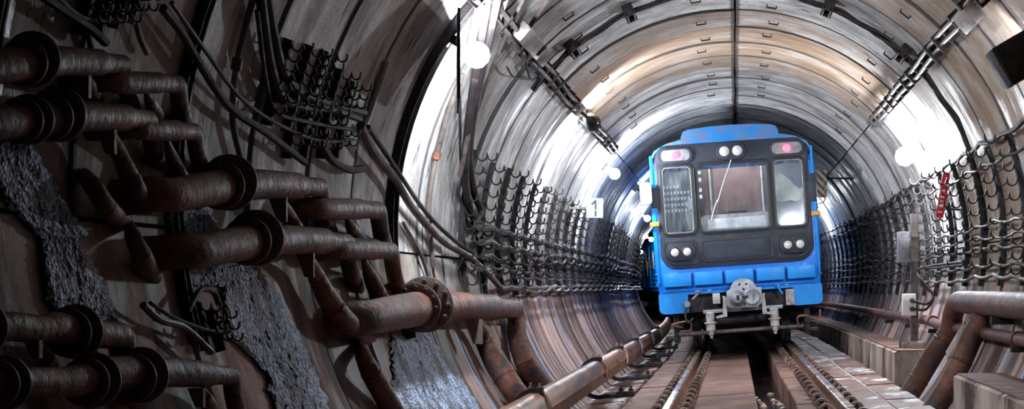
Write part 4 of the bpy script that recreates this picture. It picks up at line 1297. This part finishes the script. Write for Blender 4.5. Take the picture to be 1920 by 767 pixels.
WIN = {'l': rr(-1.165, -0.66, 1.94, 3.055, 0.085), 'c': rr(-0.578, 0.578, 1.94, 3.065, 0.10), 'r': rr(0.66, 1.165, 1.94, 3.055, 0.085)}
frame_out = [(1.31, 0.95)] + SEC[1:-1] + [(-1.31, 0.95)]
obj('front_frame', plate(frame_out, [rr(-1.2, 1.2, 1.42, 3.35, 0.2, 8)], 0.0, 0.06, 0.006), M['blue'], lead)
obj('face_mask', plate(MASK, list(WIN.values()), -0.03, 0.02, 0.012), M['mask'], lead)
for key, nm in (('l', 'left'), ('c', 'centre'), ('r', 'right')):
    x0 = min(p[0] for p in WIN[key]); x1 = max(p[0] for p in WIN[key])
    g = obj('cab_window', plate(rr(x0 + 0.002, x1 - 0.002, 1.942, 3.056, 0.085), [], -0.006, 0.0), M['glass'], lead, smooth=False)
    e = 0.028
    obj('window_gasket', plate(rr(x0 - 0.02, x1 + 0.02, 1.92, 3.08, 0.1), [rr(x0 + e * 0.5, x1 - e * 0.5, 1.94 + e * 0.5, 3.058 - e * 0.5, 0.08)], -0.045, -0.012, 0.006), M['rubber'], g)
    if key != 'c':
        obj('window_trim', plate(rr(x0 + 0.012, x1 - 0.012, 1.952, 3.046, 0.08), [rr(x0 + 0.03, x1 - 0.03, 1.972, 3.026, 0.07)], -0.04, -0.02, 0.003), M['galv'], g)
# panel below the centre window
def panel(name, poly, y0, y1, mat, inset=None):
    o = obj(name, plate(poly, [], y0, y1, 0.006), mat, lead)
    return o
obj('panel_gasket', plate(rr(-0.585, 0.585, 1.455, 1.825, 0.07), [rr(-0.56, 0.56, 1.48, 1.80, 0.06)], -0.042, -0.02, 0.004), M['rubber'], lead)
panel('centre_panel', rr(-0.555, 0.555, 1.485, 1.795, 0.055), -0.038, -0.02, M['mask'])
for s in (-1, 1):
    x0, x1 = sorted((s * 0.67, s * 1.175))
    rads = (0.22, 0.06, 0.06, 0.06) if s < 0 else (0.06, 0.22, 0.06, 0.06)
    hp = obj('headlight_panel', plate(rr(x0, x1, 1.445, 1.825, rads, 7), [], -0.038, -0.02, 0.006), M['mask'], lead)
    obj('panel_gasket', plate(rr(x0 - 0.012, x1 + 0.012, 1.433, 1.837, rads, 7), [rr(x0 + 0.01, x1 - 0.01, 1.455, 1.815, rads, 7)], -0.042, -0.02, 0.004), M['rubber'], hp)
    hc = s * 0.92
    hh = obj('headlight_housing', plate(rr(hc - 0.225, hc + 0.225, 1.525, 1.775, 0.124, 8), [], -0.115, -0.03, 0.02), M['mask'], lead)
    for dx in (-0.1, 0.1):
        obj('headlight_rim', MB().lathe([(0.072, 0), (0.090, 0), (0.092, 0.012), (0.084, 0.02), (0.072, 0.02)], (hc + dx, -0.113, 1.65), (0, -1, 0), 24), M['rubber'], hh)
        obj('headlight', MB().lathe([(0.078, 0), (0.076, 0.014), (0.055, 0.026), (0.02, 0.033)], (hc + dx, -0.112, 1.65), (0, -1, 0), 24), M['lens'], hh)
    mc = s * 0.912
    mk = obj('marker_housing', plate(rr(mc - 0.285, mc + 0.285, 3.10, 3.35, (0.1, 0.1, 0.12, 0.12), 8), [rr(mc - 0.25, mc + 0.25, 3.13, 3.325, (0.085, 0.085, 0.095, 0.095), 8)], -0.055, -0.02, 0.008), M['mask'], lead)
    obj('marker_reflector', plate(rr(mc - 0.255, mc + 0.255, 3.125, 3.33, 0.08, 6), [], -0.034, -0.026), M['palemetal'], mk)
    obj('marker_lamp', MB().lathe([(0.062, 0), (0.060, 0.015), (0.044, 0.030), (0.015, 0.036)], (mc, -0.034, 3.228), (0, -1, 0), 18), M['redlamp'], mk)
    obj('marker_glass', plate(rr(mc - 0.249, mc + 0.249, 3.132, 3.323, 0.08, 6), [], -0.078, -0.073), M['markerglass'], mk)
    # skirts under the corners
    sx0, sx1 = sorted((s * 0.86, s * 1.335))
    sk = MB().prism(rr(sx0, sx1, 0.655, 0.985, (0.09, 0.03, 0.01, 0.01) if s < 0 else (0.03, 0.09, 0.01, 0.01)), -0.01, 0.75)
    obj('corner_skirt', sk, M['bluelt'], lead)
    obj('corner_moulding', MB().cbox((s * 1.31, 0.0, 2.2), (0.05, 0.05, 2.1), 0.02), M['bluelt'], lead)
    ho = obj('grab_handle', MB().cbox((s * 1.315, -0.05, 2.13), (0.15, 0.06, 0.075), 0.012), M['orange'], lead)
for k in range(5):
    x = (k - 2) * 0.503
    st = obj('step_box', MB().cbox((x, -0.085, 1.20), (0.45, 0.17, 0.215), 0.008), M['bluelt'], lead)
obj('step_ledge', MB().cbox((0, -0.01, 1.03), (2.5, 0.03, 0.03), 0.006), M['blue'], lead)
obj('apron_lip', MB().cbox((0, -0.015, 0.965), (1.74, 0.05, 0.03), 0.006), M['bluelt'], lead)
for (x, w) in ((-0.66, 0.12), (-0.5, 0.05), (0.05, 0.25), (0.62, 0.12), (0.79, 0.09)):   # worn lettering on the apron
    for k in range(max(2, int(w / 0.035))):
        obj('worn_lettering', MB().box((x - w / 2 + k * 0.035, -0.004, 1.005 + random.uniform(-0.004, 0.004)), (0.02, 0.006, random.uniform(0.018, 0.03))), M['white'], lead, smooth=False)
# roof hump and eaves
hm = MB()
prof = [(-0.80, 3.40), (-0.795, 3.52), (-0.76, 3.60), (-0.68, 3.635), (-0.35, 3.665), (0, 3.675), (0.35, 3.665), (0.68, 3.635), (0.76, 3.60), (0.795, 3.52), (0.80, 3.40)]
hm.prism(prof, 0.02, 3.2)
hp = [v for v in hm.v]
m_ = len(prof)
for i in range(m_):
    hm.v[i] = Vector((hm.v[i].x, -0.045 + max(0, hm.v[i].z - 3.58) * 0.9, hm.v[i].z))
obj('roof_hump', hm, M['blueroof'], lead)
ev = MB().prism([(1.345, 3.10)] + [(x * 1.002, z + 0.012) for x, z in SEC[3:16]] + [(-1.345, 3.10)] + [(-1.27, 3.10), (-1.235, 3.28), (-1.12, 3.385), (1.12, 3.385), (1.235, 3.28), (1.27, 3.10)], -0.015, 0.5)
obj('roof_brow', ev, M['blueroof'], lead)
# top centre headlights
th = obj('top_headlight_housing', plate(rr(-0.235, 0.235, 3.11, 3.365, 0.125, 9), [], -0.085, -0.02, 0.016), M['mask'], lead)
obj('housing_gasket', plate(rr(-0.25, 0.25, 3.095, 3.38, 0.14, 9), [rr(-0.225, 0.225, 3.12, 3.355, 0.117, 9)], -0.05, -0.02, 0.006), M['rubber'], th)
for dx in (-0.105, 0.105):
    obj('headlight', MB().lathe([(0.082, 0), (0.080, 0.014), (0.058, 0.026), (0.02, 0.033)], (dx, -0.083, 3.235), (0, -1, 0), 24), M['lens'], th)
# wiper
wm = MB().tube([(0.0, -0.06, 3.10), (-0.16, -0.075, 2.72), (-0.27, -0.06, 2.42)], 0.008, 6)
wi = obj('wiper_arm', wm, M['white'], lead)
obj('wiper_blade', MB().tube([(-0.27, -0.055, 2.46), (-0.33, -0.05, 2.33), (-0.39, -0.05, 2.14)], 0.009, 6), M['white'], wi)
for s in (-1, 1):
    obj('window_bar', MB().tube([(s * 0.622, -0.05, 2.02), (s * 0.622, -0.05, 3.0)], 0.012, 8), M['rubber'], lead)
# mirrors
mr = obj('mirror', plate(rr(-1.50, -1.335, 2.46, 2.80, 0.05), [], -0.16, -0.10, 0.015), M['galv'], lead)
obj('mirror_arm', MB().tube([(-1.40, -0.1, 2.75), (-1.33, 0.0, 2.75), (-1.28, 0.06, 2.74)], 0.014, 6).tube([(-1.40, -0.1, 2.5), (-1.33, 0.0, 2.5), (-1.28, 0.06, 2.5)], 0.014, 6), M['rubber'], mr)
obj('mirror_pad', MB().cbox((-1.285, -0.03, 2.56), (0.13, 0.04, 0.33), 0.01), M['mask'], lead)
obj('mirror_pad', MB().cbox((1.285, -0.03, 2.56), (0.13, 0.04, 0.46), 0.01), M['mask'], lead)
# cab interior
obj('cab_back_wall', MB().box((0, 1.35, 2.2), (2.5, 0.05, 2.3)), M['cabwall'], lead, smooth=False)
cd = obj('cab_door', MB().cbox((0.10, 1.30, 2.35), (0.82, 0.05, 1.55), 0.01), M['cabdoor'], lead)
obj('door_frame', MB().box((0.53, 1.27, 2.45), (0.035, 0.05, 1.3)).box((-0.36, 1.27, 2.45), (0.035, 0.05, 1.3)), M['palemetal'], cd, smooth=False)
obj('cab_partition', MB().cbox((-0.47, 1.05, 2.35), (0.14, 0.5, 1.5), 0.01), M['cabdoor'], lead)
dk = obj('destination_box', MB().cbox((0.0, 0.14, 2.09), (1.10, 0.16, 0.27), 0.03), M['palemetal'], lead)
obj('destination_panel', MB().cbox((0.02, 0.052, 2.075), (0.95, 0.012, 0.17), 0.004), M['white'], dk)
obj('driver_desk', MB().cbox((-0.05, 0.55, 2.16), (1.25, 0.5, 0.10), 0.02), M['palemetal'], lead)
obj('desk_instrument', MB().cbox((0.03, 0.33, 2.25), (0.38, 0.08, 0.06), 0.01), M['mask'], lead)
sw = obj('switch_panel', MB().cbox((-0.93, 0.95, 2.50), (0.56, 0.10, 1.05), 0.015), M['cabwall'], lead)
for r_ in range(5):
    for c_ in range(8):
        if r_ == 0 and c_ > 4:
            continue
        obj('switch', MB().box((-1.145 + c_ * 0.058, 0.89, 2.78 - r_ * 0.10), (0.034, 0.03, 0.05)), M['white'], sw, smooth=False)
for z in (2.95, 2.83, 2.66, 2.55):
    obj('switch', MB().box((-0.535, 0.30, z), (0.05, 0.04, 0.055)), M['white'], obj('switch_mount', MB().box((-0.545, 0.33, z), (0.08, 0.03, 0.09)), M['cabwall'], lead, smooth=False), smooth=False)
obj('gauge', MB().lathe([(0.09, 0), (0.09, 0.03), (0.08, 0.04)], (-0.70, 0.45, 2.45), (0, -1, 0), 24), M['white'], lead)
obj('notice_board', MB().cbox((-0.72, 0.35, 2.17), (0.14, 0.02, 0.30), 0.004, rot('Y', -6)), M['cloth'], lead)
cv = MB()                                         # cloth hung across the right window
for i in range(9):
    for j in range(7):
        x = 0.64 + 0.60 * i / 8
        zt = 3.0 - 0.42 * min(1, i / 6)
        z = zt - (zt - 2.38) * j / 6
        cv.v.append(Vector((x, 0.24 + 0.035 * math.sin(i * 1.3 + j * 0.7), z + 0.015 * math.sin(i * 2.1))))
for i in range(8):
    for j in range(6):
        cv.f.append((i * 7 + j, i * 7 + j + 1, (i + 1) * 7 + j + 1, (i + 1) * 7 + j))
k0 = len(cv.v)
cv.v += [p + Vector((0, 0.01, 0)) for p in cv.v[:k0]]
cv.f += [tuple(q + k0 for q in reversed(f)) for f in cv.f[:48]]
obj('sun_curtain', cv, M['cloth'], lead, sharp=80)
obj('right_cabinet', MB().cbox((0.95, 0.9, 2.1), (0.5, 0.4, 0.8), 0.02), M['cabwall'], lead)
obj('paper_card', MB().box((0.98, 0.06, 2.04), (0.22, 0.006, 0.14)), M['white'], lead, smooth=False)
obj('cab_fill_light', MB().cbox((0.0, 0.75, 3.38), (1.5, 0.2, 0.04), 0.01), M['cabfill'], lead)  # unseen glowing panel added to brighten the cab interior
# underframe, bogie, coupler
obj('headstock', MB().cbox((0, 0.35, 0.80), (2.1, 0.4, 0.3), 0.02), M['under'], lead)
obj('equipment_case', MB().cbox((0, 3.2, 0.62), (2.3, 2.2, 0.6), 0.03), M['under'], lead)
bg = obj('bogie_frame', MB().cbox((-1.02, 2.3, 0.52), (0.12, 3.0, 0.22), 0.02).cbox((1.02, 2.3, 0.52), (0.12, 3.0, 0.22), 0.02).cbox((0, 1.0, 0.55), (2.1, 0.16, 0.2), 0.02), M['under'], lead)
for y in (1.3, 3.4):
    for s in (-1, 1):
        obj('wheel', MB().lathe([(0.05, -0.065), (0.40, -0.065), (0.39, 0.055), (0.42, 0.06), (0.42, 0.085), (0.05, 0.085)], (s * 0.765, y, 0.395), (-s, 0, 0), 36), M['under'], bg)
    obj('axle', MB().tube([(-0.8, y, 0.395), (0.8, y, 0.395)], 0.07, 12), M['under'], bg)
obj('cross_shaft', MB().tube([(-1.05, 0.18, 0.31), (1.0, 0.18, 0.31)], 0.036, 12), M['conduit'], lead)
obj('upper_shaft', MB().tube([(-0.62, 0.22, 0.50), (0.62, 0.22, 0.50)], 0.075, 14), M['under'], lead)
obj('collector_arm', MB().cbox((-1.08, 0.3, 0.42), (0.1, 0.12, 0.5), 0.015).cbox((-1.16, 0.3, 0.24), (0.16, 0.2, 0.05), 0.01), M['under'], lead)
obj('collector_arm', MB().cbox((1.08, 0.3, 0.42), (0.1, 0.12, 0.5), 0.015).cbox((1.16, 0.3, 0.24), (0.16, 0.2, 0.05), 0.01), M['under'], lead)
obj('cross_beam', MB().cbox((0.02, -0.06, 0.655), (1.30, 0.08, 0.06), 0.008), M['coupler'], lead)
cp_poly = [(-0.25, 0.72), (0.20, 0.70), (0.27, 0.76), (0.28, 0.99), (0.20, 1.0)] + [(0.0 + 0.2 * math.cos(rad(a)), 0.98 + 0.17 * math.sin(rad(a))) for a in range(15, 166, 10)] + [(-0.2, 1.0), (-0.26, 0.96), (-0.27, 0.76)]
cx0 = 0.04
cp_poly = [(x + cx0, z - 0.01) for x, z in cp_poly]
cpl = obj('coupler_head', plate(cp_poly, [], -0.42, -0.25, 0.015), M['coupler'], lead)
obj('coupler_shank', MB().cbox((cx0, 0.05, 0.84), (0.2, 0.6, 0.2), 0.02), M['under'], cpl)
obj('coupling_cone', MB().lathe([(0.135, 0), (0.125, 0.03), (0.085, 0.12), (0.07, 0.17), (0.03, 0.18)], (cx0 - 0.11, -0.42, 0.84), (0, -1, 0), 24), M['coupler'], cpl)
obj('cone_latch', MB().box((cx0 - 0.10, -0.60, 0.85), (0.05, 0.02, 0.08)).box((cx0 + 0.0, -0.52, 0.86), (0.14, 0.04, 0.03)), M['under'], cpl, smooth=False)
obj('socket_ring', MB().lathe([(0.10, 0), (0.135, 0), (0.135, 0.02), (0.115, 0.035), (0.10, 0.03)], (cx0 + 0.13, -0.415, 0.85), (0, -1, 0), 28), M['coupler'], cpl)
obj('socket_mouth', MB().lathe([(0.104, 0), (0.104, 0.012)], (cx0 + 0.13, -0.418, 0.85), (0, -1, 0), 24), M['under'], cpl)
obj('socket_latch', MB().box((cx0 + 0.16, -0.435, 0.84), (0.06, 0.02, 0.11)), M['copper'], cpl, smooth=False)
for (x, z) in ((-0.06, 1.06), (0.05, 1.06), (0.0, 0.98), (0.0, 0.745)):
    obj('coupler_port', MB().lathe([(0.02, 0), (0.02, 0.006)], (cx0 + x, -0.42, z), (0, -1, 0), 12), M['under'], cpl)
for s in (-1, 1):
    q = [(0, 0.90), (0.06, 0.88), (0.06, 0.56), (-0.12, 0.54), (-0.12, 0.575), (-0.01, 0.60), (0.01, 0.86)]
    q = [((-x if s > 0 else x) + s * 0.345 + cx0, z) for x, z in q]
    obj('hanger_bracket', MB().prism(q, -0.32, -0.30), M['palemetal'], lead, smooth=False)
    bx = s * 0.52 + 0.0
    obj('buffer_post', MB().lathe([(0.022, 0.17), (0.03, 0.22), (0.045, 0.225), (0.045, 0.29), (0.075, 0.30), (0.075, 0.40), (0.105, 0.41), (0.105, 0.43), (0.07, 0.44), (0.072, 0.58), (0.05, 0.6)], (bx, -0.12, 0.05), (0, 0, 1), 20), M['palemetal'], lead)
obj('cable_socket', MB().cbox((-0.40, -0.2, 0.86), (0.12, 0.1, 0.17), 0.01), M['palemetal'], lead)
for pts, nm in (([(-0.66, -0.05, 0.98), (-0.72, -0.16, 0.93), (-0.79, -0.2, 0.87)], 'handbrake_lever'), ([(0.56, -0.05, 1.02), (0.62, -0.14, 0.96), (0.68, -0.16, 0.86)], 'handbrake_lever')):
    obj(nm, MB().tube(pts, 0.018, 8), M['copper'] if pts[0][0] < 0 else M['bluelt'], lead)
obj('air_hose_coupling', MB().lathe([(0.035, 0), (0.05, 0.0), (0.05, 0.04), (0.035, 0.04)], (-0.88, -0.06, 0.80), (0, -1, 0), 16), M['galv'], lead)
obj('air_hose', MB().tube(smoothpts([(-0.88, -0.04, 0.79), (-0.92, -0.1, 0.62), (-0.88, -0.12, 0.50), (-0.80, -0.06, 0.56)], 6), 0.02, 8), M['rubber'], lead)
obj('brown_hose', MB().tube(smoothpts([(-0.98, 0.1, 0.42), (-1.14, -0.04, 0.48), (-0.88, -0.08, 0.52), (-0.84, 0.02, 0.42), (-0.92, 0.1, 0.3)], 6), 0.014, 8), M['copper'], lead)
obj('brown_hose', MB().tube(smoothpts([(0.92, 0.1, 0.30), (0.90, -0.02, 0.46), (1.04, -0.08, 0.48), (1.16, -0.04, 0.42), (1.26, 0.0, 0.44), (1.28, 0.0, 0.56)], 6), 0.016, 8), M['copper'], lead)
obj('pale_plate', MB().cbox((0.80, -0.02, 0.80), (0.14, 0.04, 0.26), 0.008), M['palemetal'], lead)
side_parts(lead, shared)
for k, yf in enumerate((43.0, 62.6, 82.2)):
    t = car_at('metro_car', yf, ('blue second car of the train, mostly hidden behind the front car', 'blue third car of the train glimpsed left of the front car', 'blue fourth car of the train round the bend')[k], 18.8 if yf < 80 else 14.0)
    L = 18.8 if yf < 80 else 14.0
    q = MB().prism(SEC, 0.05, L)
    obj('body_shell', q, M['blue'], t, sharp=30)
    obj('underframe', MB().cbox((0, 9.4, 0.65), (2.2, 17.0, 0.6), 0.03), M['under'], t)
    if L > 18:
        side_parts(t, shared)

# ------------------------------------------------------------------ unseen wall added behind the camera to stop light leaking in
end = MB().cbox((0, Y0 + 0.1, TZ), (5.6, 0.2, 5.6), 0.01)
structure(obj('wall_light_stop', end, M['backing']), 'unseen wall added to close the tunnel behind the camera', 'wall')
